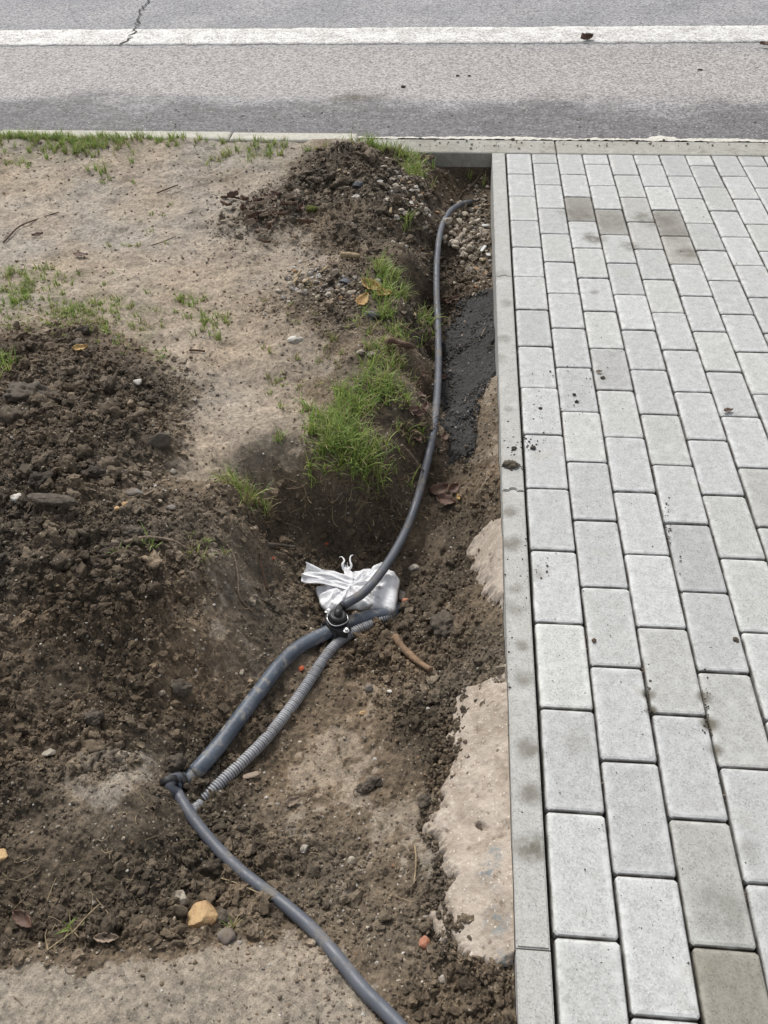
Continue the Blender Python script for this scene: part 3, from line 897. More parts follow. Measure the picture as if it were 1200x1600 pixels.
# ------------------------------------------------------------------ lumps (stones, clods)
def ico(sub):
    bm = bmesh.new(); bmesh.ops.create_icosphere(bm, subdivisions=sub, radius=1)
    v = np.array([v.co[:] for v in bm.verts]); f = np.array([[q.index for q in fc.verts] for fc in bm.faces]); bm.free()
    return v, f
ICO1, ICO2, ICO3, ICO4 = ico(1), ico(2), ico(3), ico(4)

def lump_verts(seed, T, amp=.28, facet=0, fine=.1, ridged=False):
    v, f = T
    out = []
    rs = random.Random(seed)
    off = Vector((rs.uniform(-50, 50), rs.uniform(-50, 50), rs.uniform(-50, 50)))
    planes = [(Vector((rs.gauss(0, 1), rs.gauss(0, 1), rs.gauss(0, 1))).normalized(), rs.uniform(.55, .85)) for _ in range(facet)]
    for p in v:
        P_ = Vector(p)
        q = P_ * (1 + amp * mnoise.noise(P_ * 1.1 + off) * 1.6 + fine * mnoise.fractal(P_ * 3.2 + off, 1, 2, 4))
        for n_, d in planes:
            k = q.dot(n_) - d
            if k > 0: q = q - n_ * k * .92
        out.append(q[:])
    return np.array(out)

EX = []
_lc = {}
def lump_mesh(seed, kind, sub=3):
    key = (seed, kind, sub)
    if key not in _lc:
        T = {2: ICO2, 3: ICO3, 4: ICO4}[sub]
        if kind == 'angular': v = lump_verts(seed, T, .18, 7, .06)
        elif kind == 'round': v = lump_verts(seed, T, .24, 3, .07)
        else: v = lump_verts(seed, T, .32, 0, .34)
        _lc[key] = (v, T[1])
    v, f = _lc[key]
    return v, f

def stone(name, px, py, sx, sy, sz, mat, label, cat, seed=1, kind='angular', rz=0., sink=.3, on='soil', group=None, sub=3, tilt=0.):
    """sx, sy, sz full sizes in metres"""
    p = at(px, py, sz * .3) - Vector((0, 0, sz * .3)) if on == 'soil' else flat(px, py, on)
    if on == 'soil': EX.append((p.x, p.y, max(sx, sy) * .62))
    v, f = lump_mesh(seed, kind, sub)
    me = mesh_np(name, v * np.array([sx / 2, sy / 2, sz / 2]), f, kind != 'angular' or sub > 3)
    o = link_mesh(name, me, ROCKM[mat])
    o.location = (p.x, p.y, p.z + sz * (.5 - sink))
    o.rotation_euler = (tilt, tilt * .5, rz)
    return tag(o, label, cat, group)

# ------------------------------------------------------------------ tubes
def catmull(P_, n):
    P_ = [Vector(p) for p in P_]
    P_ = [P_[0] * 2 - P_[1]] + P_ + [P_[-1] * 2 - P_[-2]]
    out = []
    for k in range(1, len(P_) - 2):
        a, b, c, d = P_[k - 1:k + 3]
        for i in range(n):
            t = i / n
            out.append(.5 * ((2 * b) + (c - a) * t + (2 * a - 5 * b + 4 * c - d) * t * t + (3 * b - a - 3 * c + d) * t ** 3))
    out.append(P_[-2])
    return out

def resample(P_, step):
    P_ = [Vector(p) for p in P_]
    d = [0]
    for a, b in zip(P_, P_[1:]): d.append(d[-1] + (b - a).length)
    n_ = max(2, int(round(d[-1] / step)) + 1); out = []
    k = 0
    for i in range(n_):
        s = d[-1] * i / (n_ - 1)
        while k < len(d) - 2 and d[k + 1] < s: k += 1
        t = (s - d[k]) / max(d[k + 1] - d[k], 1e-9)
        out.append(P_[k].lerp(P_[k + 1], t))
    return out

def tube(name, P_, rad, seg=16, cap=True, bend=None, inner=None):
    """rad: number or list per point"""
    n_ = len(P_)
    if not hasattr(rad, '__len__'): rad = [rad] * n_
    T = [(P_[min(i + 1, n_ - 1)] - P_[max(i - 1, 0)]).normalized() for i in range(n_)]
    up = Vector((0, 0, 1)) if abs(T[0].z) < .9 else Vector((1, 0, 0))
    a = T[0].cross(up).normalized(); v = []
    for i in range(n_):
        a = (a - T[i] * a.dot(T[i])).normalized(); b = T[i].cross(a)
        for j in range(seg):
            t = 2 * math.pi * j / seg
            v.append((P_[i] + (a * math.cos(t) + b * math.sin(t)) * rad[i])[:])
    ix = np.arange(n_ * seg).reshape(n_, seg)
    q = np.stack([ix[:-1], np.roll(ix, -1, 1)[:-1], np.roll(ix, -1, 1)[1:], ix[1:]], -1).reshape(-1, 4)
    faces = [tuple(f) for f in q]
    if cap:
        faces.append(tuple(reversed(range(seg)))); faces.append(tuple(range((n_ - 1) * seg, n_ * seg)))
    me = bpy.data.meshes.new(name); me.from_pydata(v, [], faces)
    for p in me.polygons: p.use_smooth = True
    if cap:
        me.polygons[-1].use_smooth = False; me.polygons[-2].use_smooth = False
    return me

def path(pts, r, n=10):
    """(px,py,clearance) -> points r above the smooth soil"""
    z = np.array([at(a, b, r + c, True).z - r - c for a, b, c in pts])
    for _ in range(2):
        z[1:-1] = z[1:-1] * .5 + (z[:-2] + z[2:]) * .25
    out = [flat(a, b, float(zz) + r + c) for (a, b, c), zz in zip(pts, z)]
    for p in out: EX.append((p.x, p.y, r * 1.3))
    return catmull(out, n)

# ------------------------------------------------------------------ pipes
RA = .0108
service = path([(537,946,.056),(548,939,.062),(568,926,.068),(592,899,.066),(617,862,.05),(640,815,.028),(658,760,.014),(671,705,.022),(680,650,.036),(684,600,.036),(685,550,.030),(684,500,.028),
                (682,450,.030),(683,400,.034),(689,358,.034),(702,332,.028),(717,321,.020),(730,317,.004),(738,316,-.03)], RA)
service = resample(service, .008)
o = link_mesh('water_pipe', tube('water_pipe', service, RA, 20), M_pipe)
tag(o, 'thin dark grey plastic pipe running up the trench from the saddle clamp towards the kerb', 'pipe')
front = resample(path([(277,1240,.012),(300,1277,.014),(332,1317,.01),(370,1356,.006),(410,1388,.004),(452,1420,.004),(492,1456,.004),(532,1502,.004),(568,1546,.004),(600,1578,.004),(632,1612,.004),(680,1670,.002),(740,1760,0),(800,1900,0)], RA), .01)
o = link_mesh('water_pipe', tube('water_pipe', front, RA, 20), M_pipe)
tag(o, 'thin dark grey plastic pipe curving out of the lower edge from the muddy joint', 'pipe')

RM = .0158
mainp = resample(path([(630,948,-.05),(612,957,-.010),(580,963,.006),(548,972,.01),(520,984,.012),(495,996,.008),(465,1013,.006),(435,1042,.006),(404,1082,.006),(374,1122,.008),(344,1162,.01),(318,1193,.008),(303,1208,.004)], RM), .008)
me = tube('main_pipe', mainp, RM, 28)
mainpipe = tag(link_mesh('main_pipe', me, M_main), 'thick blue-black main pipe smeared with mud, crossing the pit under the saddle clamp', 'pipe')

# corrugated conduit
RC = .0118
cp_ = resample(path([(622,952,-.03),(608,962,-.004),(575,976,.004),(545,992,.006),(520,1012,.006),(497,1043,.004),(470,1084,.004),(440,1124,.004),(411,1159,.006),(382,1188,.006),(350,1218,.004),(330,1237,.002),(318,1248,-.004)], RC), .001)
prof = []
for i in range(len(cp_)):
    ph = (i * .001 % .0054) / .0054
    prof.append(RC - .0034 * (1 - sstep(.06, .20, min(ph, 1 - ph))))
prof = [float(p) for p in prof]
def shade_grooves(o, P_, rad, seg=18):
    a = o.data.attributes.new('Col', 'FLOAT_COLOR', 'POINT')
    v = np.array([1 if rad[i] > RC - .0012 else .38 for i in range(len(P_))])  # groove rings painted darker, standing in for shade between the ribs
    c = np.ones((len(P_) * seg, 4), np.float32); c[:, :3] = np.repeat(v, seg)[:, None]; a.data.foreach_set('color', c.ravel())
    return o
cond = tag(shade_grooves(link_mesh('corrugated_conduit', tube('corrugated_conduit', cp_, prof, 18), M_conduit), cp_, prof), 'grey ribbed flexible conduit lying beside the thick main pipe', 'conduit')
cp2 = resample(path([(316,1252,-.012),(304,1264,-.006),(292,1272,-.006),(278,1282,-.02)], RC), .001)
tag(shade_grooves(link_mesh('corrugated_conduit', tube('corrugated_conduit', cp2, [prof[i % len(prof)] for i in range(len(cp2))], 18), M_conduit), cp2, prof), 'short half-buried end of ribbed conduit under the muddy joint', 'conduit')

# ------------------------------------------------------------------ saddle clamp on the main pipe
def near_on(P_, px, py):
    best = min(P_, key=lambda p: (project(p)[0] - px) ** 2 + (project(p)[1] - py) ** 2)
    return best
def project(p):
    c = ROT.transposed() @ (Vector(p) - Vector((CX, CY, CZ)))
    return 600 + F * c.x / -c.z, 800 - F * c.y / -c.z
pc = near_on(mainp, 524, 983); kk = mainp.index(pc)
ax = (mainp[kk + 3] - mainp[kk - 3]).normalized()
side = ax.cross(Vector((0, 0, 1))).normalized(); upv = side.cross(ax).normalized()
clamp = empty('saddle_clamp', pc)
tag(clamp, 'black plastic saddle clamp with two bolts tapping the main pipe in front of the bag', 'pipe fitting')
K = 1.22
def frame_mesh(name, verts, faces, smooth=False, mat=M_black, parent=clamp):
    v = [(pc + ax * a * K + side * b * K + upv * (c if name.endswith('shell') else c * K))[:] for a, b, c in verts]
    me = bpy.data.meshes.new(name); me.from_pydata(v, [], faces)
    for p in me.polygons: p.use_smooth = smooth
    return link_mesh(name, me, mat, parent)
# half shells round the pipe
def shell(name, r0, r1, half, t0, t1):
    n_ = 18; v = []; f = []
    for i in range(n_ + 1):
        t = t0 + (t1 - t0) * i / n_
        for a, r in ((-half, r0), (-half, r1 - .002), (-half + .002, r1), (half - .002, r1), (half, r1 - .002), (half, r0)):
            v.append((a, math.cos(t) * r, math.sin(t) * r))
    for i in range(n_):
        for j in range(5):
            a = i * 6 + j; f.append((a, a + 1, a + 7, a + 6))
        f.append((i * 6 + 5, i * 6, i * 6 + 6, i * 6 + 11))
    f.append(tuple(range(6))); f.append(tuple(reversed(range(n_ * 6, n_ * 6 + 6))))
    return frame_mesh(name, v, f)
shell('lower_shell', RM + .0006, RM + .007, .021, math.pi, 2 * math.pi)
shell('upper_shell', RM + .0006, RM + .0065, .019, 0, math.pi)
# flange plate: rounded diamond, bolt ears along 'side'
def plate(name, z0, z1, L_, W_, r, holes=()):
    pts = []
    for i in range(40):
        t = 2 * math.pi * i / 40
        c, s = math.cos(t), math.sin(t)
        # superellipse between a disc and an ear shape
        rb = W_ / (abs(c) ** 1.6 * 1 + abs(s) ** 1.6 * (W_ / L_) ** 1.2 + 1e-6) ** (1 / 1.35)
        pts.append((c * min(rb, W_ * 1.05), s * rb))
    rings = [(z0, 1), (z1 - .0012, 1), (z1, .95)]
    v = [(a * k, b * k, z) for z, k in rings for a, b in pts]; n_ = 40; f = []
    for k in range(2):
        for i in range(n_):
            j = (i + 1) % n_; f.append((k * n_ + i, k * n_ + j, (k + 1) * n_ + j, (k + 1) * n_ + i))
    f.append(tuple(range(2 * n_, 3 * n_))); f.append(tuple(reversed(range(n_))))
    return frame_mesh(name, v, f)
plate('flange', .012, .0185, .037, .021, 0)
plate('lower_flange', .004, .0105, .036, .020, 0)
def lathe(name, prof, base_, axis, mat, parent, seg=24, smooth=True):
    axis = axis.normalized(); u = axis.orthogonal().normalized(); w_ = axis.cross(u)
    v = []; f = []
    for r, z in prof:
        for j in range(seg):
            t = 2 * math.pi * j / seg
            v.append((base_ + axis * z + (u * math.cos(t) + w_ * math.sin(t)) * r)[:])
    for k in range(len(prof) - 1):
        for j in range(seg):
            i = (j + 1) % seg; f.append((k * seg + j, k * seg + i, (k + 1) * seg + i, (k + 1) * seg + j))
    f.append(tuple(reversed(range(seg)))); f.append(tuple(range((len(prof) - 1) * seg, len(prof) * seg)))
    me = bpy.data.meshes.new(name); me.from_pydata(v, [], f)
    for p in me.polygons: p.use_smooth = smooth and len(p.vertices) == 4
    return link_mesh(name, me, mat, parent)
lathe('neck', [(a * K, b * K * .78) for a, b in [(.0165, .015), (.0165, .024), (.0185, .025), (.0185, .030), (.0145, .0315), (.0145, .038), (.0165, .039), (.0165, .044), (.012, .047)]], pc, upv, M_black, clamp)
for s in (-1, 1):
    b_ = pc + side * s * .0285 * K + upv * .0045
    bo = lathe('bolt', [(.0062, .0187), (.0062, .0205), (.0046, .0206), (.0046, .0242), (.0035, .025)], b_, upv, M_zinc, clamp, 6, False)
    lathe('washer', [(.0072, .0180), (.0072, .0192), (.006, .0196)], b_, upv, M_zinc, bo, 16)
# elbow from neck to the service pipe
e0 = pc + upv * .036
e2 = service[1]
dirA = (service[3] - service[0]).normalized()
el = resample(catmull([e0, e0 + upv * .012, service[0] - dirA * .010, service[0] + dirA * .012], 8), .003)
link_mesh('elbow', tube('elbow', el, .0092, 16), M_black, clamp)
lathe('collar', [(.0094, -.004), (.0108, -.003), (.0108, .000), (.0094, .001)], service[0] - dirA * .001, dirA, M_black, clamp, 20)
# retaining wire looped round the neck
wp = []
for i in range(34):
    t = i / 33 * 2 * math.pi * 1.25 + .6
    wp.append(pc + ax * math.cos(t) * .0235 + side * math.sin(t) * .0235 + upv * (.035 - .005 * i / 33 + .002 * math.sin(3 * t)))
wp.append(pc + ax * .012 + side * .031 + upv * .029); wp.append(pc + ax * .004 + side * .037 + upv * .027)
link_mesh('wire', tube('wire', resample(catmull(wp, 3), .003), .0011, 8), M_zinc, clamp)

# muddy joint where the main pipe meets the front pipe
jb = front[0]; je = mainp[-1]
joint = tag(empty('pipe_joint', (jb + je) / 2), 'mud-caked black elbow joint linking the main pipe to the front pipe', 'pipe fitting')
dB = (front[3] - front[0]).normalized()
dM = (mainp[-1] - mainp[-5]).normalized()
c_ = at(264, 1222, .028, True)
link_mesh('reducer', tube('reducer', resample([je - dM * .012, je + dM * .010, (je + dM * .016).lerp(at(283, 1222, .02, True), .5), at(279, 1226, .022, True)], .003),
     [RM + .001] * 2 + [.0150] * 200, 18) if False else tube('reducer', resample([je - dM * .006, je + dM * .012, at(283, 1222, .018, True), at(272, 1230, .018, True)], .004), .0135, 16), M_main, joint)
link_mesh('elbow', tube('elbow', resample(catmull([at(286, 1215, .022, True), c_ + Vector((.004, .002, .004)), at(266, 1232, .026, True), jb, jb + dB * .01], 8), .003), .0104, 16), M_pipe, joint)
lathe('clamp_ring', [(.0175, -.007), (.0185, -.006), (.0185, .006), (.0175, .007)], at(279, 1221, .02, True), (at(295, 1205, .02, True) - at(265, 1232, .02, True)), M_black, joint, 20)
lathe('clamp_ring', [(.0165, -.006), (.0175, -.005), (.0175, .005), (.0165, .006)], c_, Vector((.5, -1, -.2)), M_black, joint, 20)
lathe('knob', [(.006, 0), (.006, .008), (.004, .010)], at(290, 1228, .03, True), Vector((.6, -.4, .7)), M_mud, joint, 8, False)
for k, (a, b_, s_) in enumerate(((262, 1218, .022), (288, 1228, .020), (296, 1238, .026), (276, 1213, .016))):
    v, f = lump_mesh(60 + k, 'clod', 3)
    me = mesh_np('mud_lump', v * s_ * .5, f, True); o = link_mesh('mud_lump', me, M_mud, joint, True); o.location = at(a, b_, .012, True)

# ------------------------------------------------------------------ plastic bag
bag = empty('plastic_bag', at(560, 925, 0, True))
tag(bag, 'crumpled white plastic bag under the pipe behind the saddle clamp', 'bag')
knot = at(546, 918, .045, True)
outl = [(492,921),(497,935),(503,950),(520,957),(545,953),(575,954),(612,957),(620,944),(622,925),(625,908),(617,896),(606,888),(598,880),(588,890),(570,893),(553,897),(540,900),(528,905),(522,918),(508,917)]
ctr = Vector((0, 0, 0)); OP = []
for a, b_ in outl:
    q_ = at(a, b_, .018, True); OP.append(q_); ctr += q_
EX += [(q_.x, q_.y, .018) for q_ in OP]
ctr /= len(OP); EX.append((ctr.x, ctr.y, .07)); ctr = ctr.lerp(knot, .25)
OPc = catmull(OP + [OP[0]], 10)[:-1]
nr, na = 44, len(OPc)
V = []; rs = random.Random(5)
for j, e in enumerate(OPc):
    ang = math.atan2(e.y - knot.y, e.x - knot.x)
    for i in range(nr + 1):
        t = i / nr
        p = ctr.lerp(e, t)
        dome = (1 - t ** 2.6) ** .6
        ak = math.atan2(p.y - knot.y, p.x - knot.x); rk = math.hypot(p.x - knot.x, p.y - knot.y)
        # folds fan out of the knot
        fold = abs(mnoise.noise(Vector((math.cos(ak) * 3.2, math.sin(ak) * 3.2, 3.1 + rk * 4)))) * 2 - .45
        fold += .5 * (abs(mnoise.noise(Vector((math.cos(ak) * 8, math.sin(ak) * 8, 9.1 + rk * 8)))) * 2 - .5)
        cr = 1 - abs(mnoise.noise(Vector((p.x * 38, p.y * 38, 1.5)))) * 2.4
        cr2 = 1 - abs(mnoise.noise(Vector((p.x * 95, p.y * 95, 4.5)))) * 2.4
        k = dome
        z = float(base(p.x, p.y)[0][0]) + .004 + k * .045 + (1 - k) * .012 + k * (.009 * fold * min(rk / .03, 1) + .0055 * cr + .002 * cr2) + (1 - k) * .004 * cr
        wob = 1 + .05 * (i == nr) * math.sin(j * 1.7)
        V.append((p.x, p.y, max(z, float(base(p.x, p.y)[0][0]) + .014)))
ix = np.arange(na * (nr + 1)).reshape(na, nr + 1)
nxt = np.roll(ix, -1, 0)
q = np.stack([ix[:, :-1], ix[:, 1:], nxt[:, 1:], nxt[:, :-1]], -1).reshape(-1, 4)
o = link_mesh('bag_body', mesh_np('bag_body', V, q), M_bag, bag)
sm = o.modifiers.new('thickness', 'SOLIDIFY'); sm.thickness = .0015; sm.offset = -1
# loose end flaring to the left
def flap(name, A_, B_, C_, D_, nseg, nw, amp, lift, seed):
    """A-B base edge at the knot, C-D far edge"""
    V = []
    for i in range(nseg + 1):
        t = i / nseg
        for j in range(nw + 1):
            u = j / nw
            p = A_.lerp(B_, u).lerp(D_.lerp(C_, u), t)
            f_ = amp * (abs(mnoise.noise(Vector((u * 5.2, seed, t * 1.3)))) * 2 - .4) * (.35 + t)
            f_ += amp * .35 * mnoise.noise(Vector((u * 11, seed + 4, t * 4)))
            p = p + Vector((0, 0, f_ + lift * math.sin(t * math.pi * .8)))
            p.x += .006 * mnoise.noise(Vector((u * 4, t * 3, seed))) * t; p.y += .010 * mnoise.noise(Vector((u * 6, t * 2, seed + 9))) * t
            V.append(p[:])
    ix = np.arange((nseg + 1) * (nw + 1)).reshape(nseg + 1, nw + 1)
    q = np.stack([ix[:-1, :-1], ix[:-1, 1:], ix[1:, 1:], ix[1:, :-1]], -1).reshape(-1, 4)
    o = link_mesh(name, mesh_np(name, V, q), M_bag, bag)
    s_ = o.modifiers.new('thickness', 'SOLIDIFY'); s_.thickness = .0014
    return o
flap('bag_flap', at(548, 922, .05, True), at(553, 902, .05, True), at(478, 886, .045, True), at(470, 908, .03, True), 40, 26, .011, .006, 2.2)
flap('bag_flap', at(540, 905, .05, True), at(556, 905, .05, True), at(545, 884, .055, True), at(534, 882, .055, True), 18, 14, .010, .0, 6.2)
for pts in ([(537,890,.05),(535,882,.06),(538,876,.064),(534,870,.062),(530,871,.058)], [(545,890,.05),(549,884,.06),(547,876,.066),(548,869,.066),(552,867,.06)], [(500,893,.04),(506,892,.05),(513,897,.045),(505,898,.04)]):
    P_ = resample(catmull([at(*p, True) for p in pts], 8), .0025)
    link_mesh('bag_strand', tube('bag_strand', P_, [.0034 * (1 - .75 * i / len(P_)) for i in range(len(P_))], 8), M_bag, bag)

# ------------------------------------------------------------------ stones and clods picked out one by one
ST = [
 ('rock', 317,1434, .050,.044,.040,'ochre','yellow ochre rock, biggest stone lying below the front pipe','stone',1,'angular',.4,.25),
 ('rock', 285,1411, .028,.030,.024,'mottled','pale mottled stone beside the yellow ochre rock','stone',2,'angular',.2,.3),
 ('rock', 355,1470, .027,.025,.018,'grey','smooth purplish grey stone just right of and below the ochre rock','stone',3,'round',.2,.3),
 ('clod', 352,1438, .034,.028,.024,'greyclod','rough brown clod touching the right side of the ochre rock','clod',4,'clod',.2,.35),
 ('brick_fragment', 665,1472, .024,.020,.012,'brick','pinkish brick fragment beside the long concrete haunch','brick fragment',5,'angular',.3,.3),
 ('rock', 646,888, .030,.018,.014,'white','white stone right of the pipe and above the plastic bag','stone',6,'angular',.1,.3),
 ('rock', 627,924, .046,.050,.022,'grey','flat grey stone at the right end of the plastic bag','stone',7,'angular',.5,.45),
 ('brick_fragment', 633,942, .019,.017,.014,'brick','round orange brick chip on the grey stone beside the bag','brick fragment',8,'round',.1,-.6),
 ('brick_fragment', 511,853, .014,.008,.008,'red','bright red brick chip above the bag in the dark soil','brick fragment',9,'angular',.1,.3),
 ('brick_fragment', 427,876, .012,.010,.009,'red','bright red brick chip on the left slope of the pit','brick fragment',10,'angular',.9,.3),
 ('brick_fragment', 471,1048, .013,.014,.011,'red','rusty orange chip between the two pipes','brick fragment',11,'angular',.9,.3),
 ('brick_fragment', 568,1114, .016,.010,.008,'ochre','ochre chip on the smooth pit floor','brick fragment',12,'angular',.3,.3),
 ('clod', 697,975, .052,.056,.030,'greyclod','large dark grey clod between the pit floor and the edging','clod',12,'clod',.3,.35),
 ('rock', 462,533, .050,.032,.016,'white','flat whitish stone alone on the trodden soil','stone',13,'angular',.2,.3),
 ('clod', 36,612, .095,.075,.050,'greyclod','largest dark clod at the left edge on top of the spoil heap','clod',14,'clod',.1,.35),
 ('clod', 250,694, .062,.050,.045,'greyclod','angular grey clod at the right end of the spoil heap','clod',15,'angular',.3,.3),
 ('clod', 130,521, .040,.034,.026,'clod','dark clod on the grass above the spoil heap, the upper of two','clod',16,'clod',.3,.3),
 ('clod', 121,540, .042,.034,.026,'greyclod','grey clod on the grass above the spoil heap, the lower of two','clod',17,'clod',1.3,.3),
 ('rock', 28,781, .030,.024,.018,'white','pale rounded stone on the heap near the left edge','stone',18,'round',.2,.25),
 ('rock', 208,773, .054,.022,.016,'grey','flat oblong stone in the middle of the spoil heap','stone',19,'angular',.1,.25),
 ('rock', 198,797, .018,.018,.016,'ochre','tan pebble below the oblong stone on the heap','pebble',20,'round',.1,.2),
 ('rock', 184,803, .014,.014,.012,'ochre','mustard pebble left of the tan pebble on the heap','pebble',21,'round',.1,.2),
 ('rock', 269,800, .022,.016,.010,'grey','small flat grey pebble right of the oblong stone','pebble',22,'round',.1,.25),
 ('rock', 4,1343, .024,.024,.018,'ochre','ochre pebble cut by the left edge of the photo','pebble',23,'round',.1,.25),
 ('rock', 217,603, .024,.020,.016,'white','white pebble at the top rim of the spoil heap','pebble',24,'round',.1,.25),
 ('rock', 74,1172, .024,.016,.010,'pale','pale flat stone on the dark slope at lower left','stone',25,'angular',.2,.25),
 ('rock', 252,1083, .019,.011,.009,'pale','pale pebble in the crumbly soil left of the main pipe','pebble',26,'round',.2,.25),
 ('rock', 377,1050, .014,.018,.011,'pale','pinkish pebble just left of the main pipe','pebble',27,'angular',.2,.25),
 ('rock', 577,1081, .018,.018,.013,'grey','round grey pebble in the middle of the pit floor','pebble',28,'round',.2,.25),
 ('rock', 270,734, .020,.018,.012,'pale','pale pebble between spoil heap and trodden soil','pebble',29,'angular',.2,.25),
 ('rock', 539,436, .038,.030,.014,'slate','flat bluish dark stone among the wood chips','stone',30,'round',.2,.3),
 ('rock', 582,485, .050,.036,.026,'slate','black shiny stone sunk in the grass beside the leaves','stone',31,'round',.1,.35),
 ('rock', 581,556, .024,.024,.018,'pale','cream stone at the foot of the yellowish grass','stone',32,'angular',.1,.3),
 ('rock', 563,552, .026,.022,.016,'pale','buff stone left of the cream stone','stone',33,'angular',.7,.3),
 ('rock', 704,580, .022,.026,.008,'grey','bluish grey flat stone right of the pipe on the black grit','stone',34,'angular',.1,.1),
 ('clod', 488,334, .042,.036,.018,'moss','clump of bright green moss on the soil below the heap','moss',35,'clod',.1,.3),
 ('rock', 550,455, .030,.026,.016,'pale','pale stone left of the yellow leaves','stone',36,'angular',.3,.3),
 ('rock', 600,265, .030,.022,.016,'pale','pinkish stone on the right side of the dark heap','stone',37,'angular',.3,.25),
 ('rock', 618,290, .038,.026,.020,'pale','buff stone between the grass and the trench near the kerb','stone',38,'angular',.8,.25),
 ('rock', 555,312, .034,.024,.018,'white','whitish stone on the slope of the dark heap','stone',39,'angular',.8,.25),
 ('rock', 475,1326, .020,.015,.010,'white','white chipped stone on the pit floor right of the front pipe','stone',40,'angular',.8,.25),
 ('rock', 692,1529, .016,.014,.012,'white','small white stone in the crumbs below the haunch','pebble',41,'angular',.8,.2),
 ('rock', 548,1345, .018,.018,.012,'pale','buff pebble in the crumbly pit floor right of the front pipe','pebble',46,'round',.8,.2),
 ('clod', 570,1230, .030,.022,.018,'greyclod','brown clod, biggest of a small cluster on the pit floor','clod',47,'clod',.8,.3),
 ('clod', 585,1222, .026,.024,.018,'greyclod','brown clod right of the biggest one in the cluster on the pit floor','clod',48,'clod',.8,.3),
 ('clod', 665,1250, .028,.026,.018,'greyclod','round crumbly clod near the upper left of the long haunch','clod',49,'clod',.8,.3),
 ('clod', 276,1195, .040,.030,.030,'greyclod','furry grey clod above the muddy pipe joint','clod',50,'clod',.3,.25),
 ('clod', 65,755, .050,.040,.03,'clod','dark clod on the heap above the wooden slab','clod',51,'clod',.3,.4),
 ('clod', 150,740, .040,.036,.026,'clod','dark clod in the middle of the spoil heap','clod',52,'clod',.3,.4),
 ('clod', 210,840, .045,.036,.03,'greyclod','grey brown clod above the curved twig','clod',53,'clod',.3,.4),
 ('clod', 280,1070, .050,.034,.03,'greyclod','brown clod at the top of the slope left of the main pipe','clod',54,'clod',.3,.4),
 ('clod', 145,1120, .034,.03,.022,'greyclod','grey clod on the crumbly lower slope','clod',55,'clod',.3,.4),
 ('rock', 560,290, .05,.034,.024,'slate','dark slaty lump on the slope of the heap','stone',56,'angular',.3,.25),
]
for (nm, a, b_, sx, sy, sz, mt, lb, ct, sd_, kd, rz, sk) in ST:
    stone(nm, a, b_, sx, sy, sz, mt, lb, ct, sd_, kd, rz, sk, sub=4 if kd == 'clod' else 3)

# clods spilt on the paving
stone('clod', 797,728, .034,.028,.018,'greyclod','largest greenish clod lying on the edging strip','clod',42,'clod',.2,.25,on=.0, sub=4)
stone('clod', 803,702, .013,.012,.009,'clod','small dark clod on the edging above the largest one','clod',43,'clod',.2,.25,on=.0)
stone('clod', 833,701, .013,.011,.008,'clod','dark crumb on the first paver column beside the edging','clod',44,'clod',.2,.25,on=.0)
stone('clod', 844,639, .009,.009,.007,'clod','dark round crumb in the middle of the speckled paver','clod',45,'clod',.2,.25,on=.0)
stone('clod', 897,617, .009,.009,.007,'clod','upper of two dark crumbs on the second paver column','clod',46,'clod',.2,.25,on=.0)
stone('clod', 901,628, .009,.009,.007,'clod','lower of two dark crumbs on the second paver column','clod',47,'clod',1.2,.25,on=.0)
stone('clod', 942,591, .010,.011,.007,'greyclod','olive crumb on the third paver column below a leaf scrap','clod',48,'clod',1.2,.25,on=.0)
stone('clod', 928,1001, .010,.008,.006,'brick' if 0 else 'bark','brown scrap on the joint of two pavers','debris',49,'clod',1.2,.25,on=.0)
stone('clod', 1149,1000, .012,.012,.005,'greyclod','flat olive crumb near the right edge of the paving','clod',50,'clod',1.2,.25,on=.0)
stone('clod', 630,137, .022,.020,.014,'clod','small dark clod on the road, left of three','clod',51,'clod',.2,.25,on=-.015)
stone('clod', 715,120, .018,.014,.012,'clod','small dark clod on the road, left one of a close pair','clod',52,'clod',.2,.25,on=-.015)
stone('clod', 733,120, .018,.014,.012,'clod','small dark clod on the road, right one of a close pair','clod',53,'clod',.2,.25,on=-.015)
stone('clod', 1094,111, .030,.014,.012,'clod','flat dark clod alone on the road at right','clod',54,'clod',.2,.25,on=-.015)

# crushed stone heap in the far trench
rs = random.Random(12)
protos = []
for k in range(5):
    v, f = lump_mesh(300 + k, 'angular', 2)
    protos.append(mesh_np('crushed_stone', v, f, False)); protos[-1].materials.append(ROCKM['crushed'])
first = None
for k in range(78):
    for _ in range(50):
        a, b_ = rs.gauss(722, 19), rs.gauss(368, 27)
        if 694 < a < 768 and 315 < b_ < 420: break
    s_ = rs.uniform(.010, .020) if k > 22 else rs.uniform(.02, .036)
    if a > 745: s_ *= .7
    p = at(a, b_, s_ * .4)
    me = protos[k % 5]
    if first is None:
        o = first = bpy.data.objects.new('crushed_stone', me)
    else:
        o = first.copy(); o.data = me
    COL.objects.link(o)
    o.location = (p.x, p.y, p.z + s_ * .05 + rs.uniform(0, .008)); sc = s_ / 2
    o.scale = (sc * rs.uniform(.9, 1.4), sc * rs.uniform(.8, 1.1), sc * rs.uniform(.65, .95)); o.rotation_euler = (rs.uniform(-.6, .6), rs.uniform(-.6, .6), rs.uniform(0, 6))
    tag(o, 'buff crushed stone in the heap between pipe and far edging', 'stone', 'crushed stones heaped in the far trench')

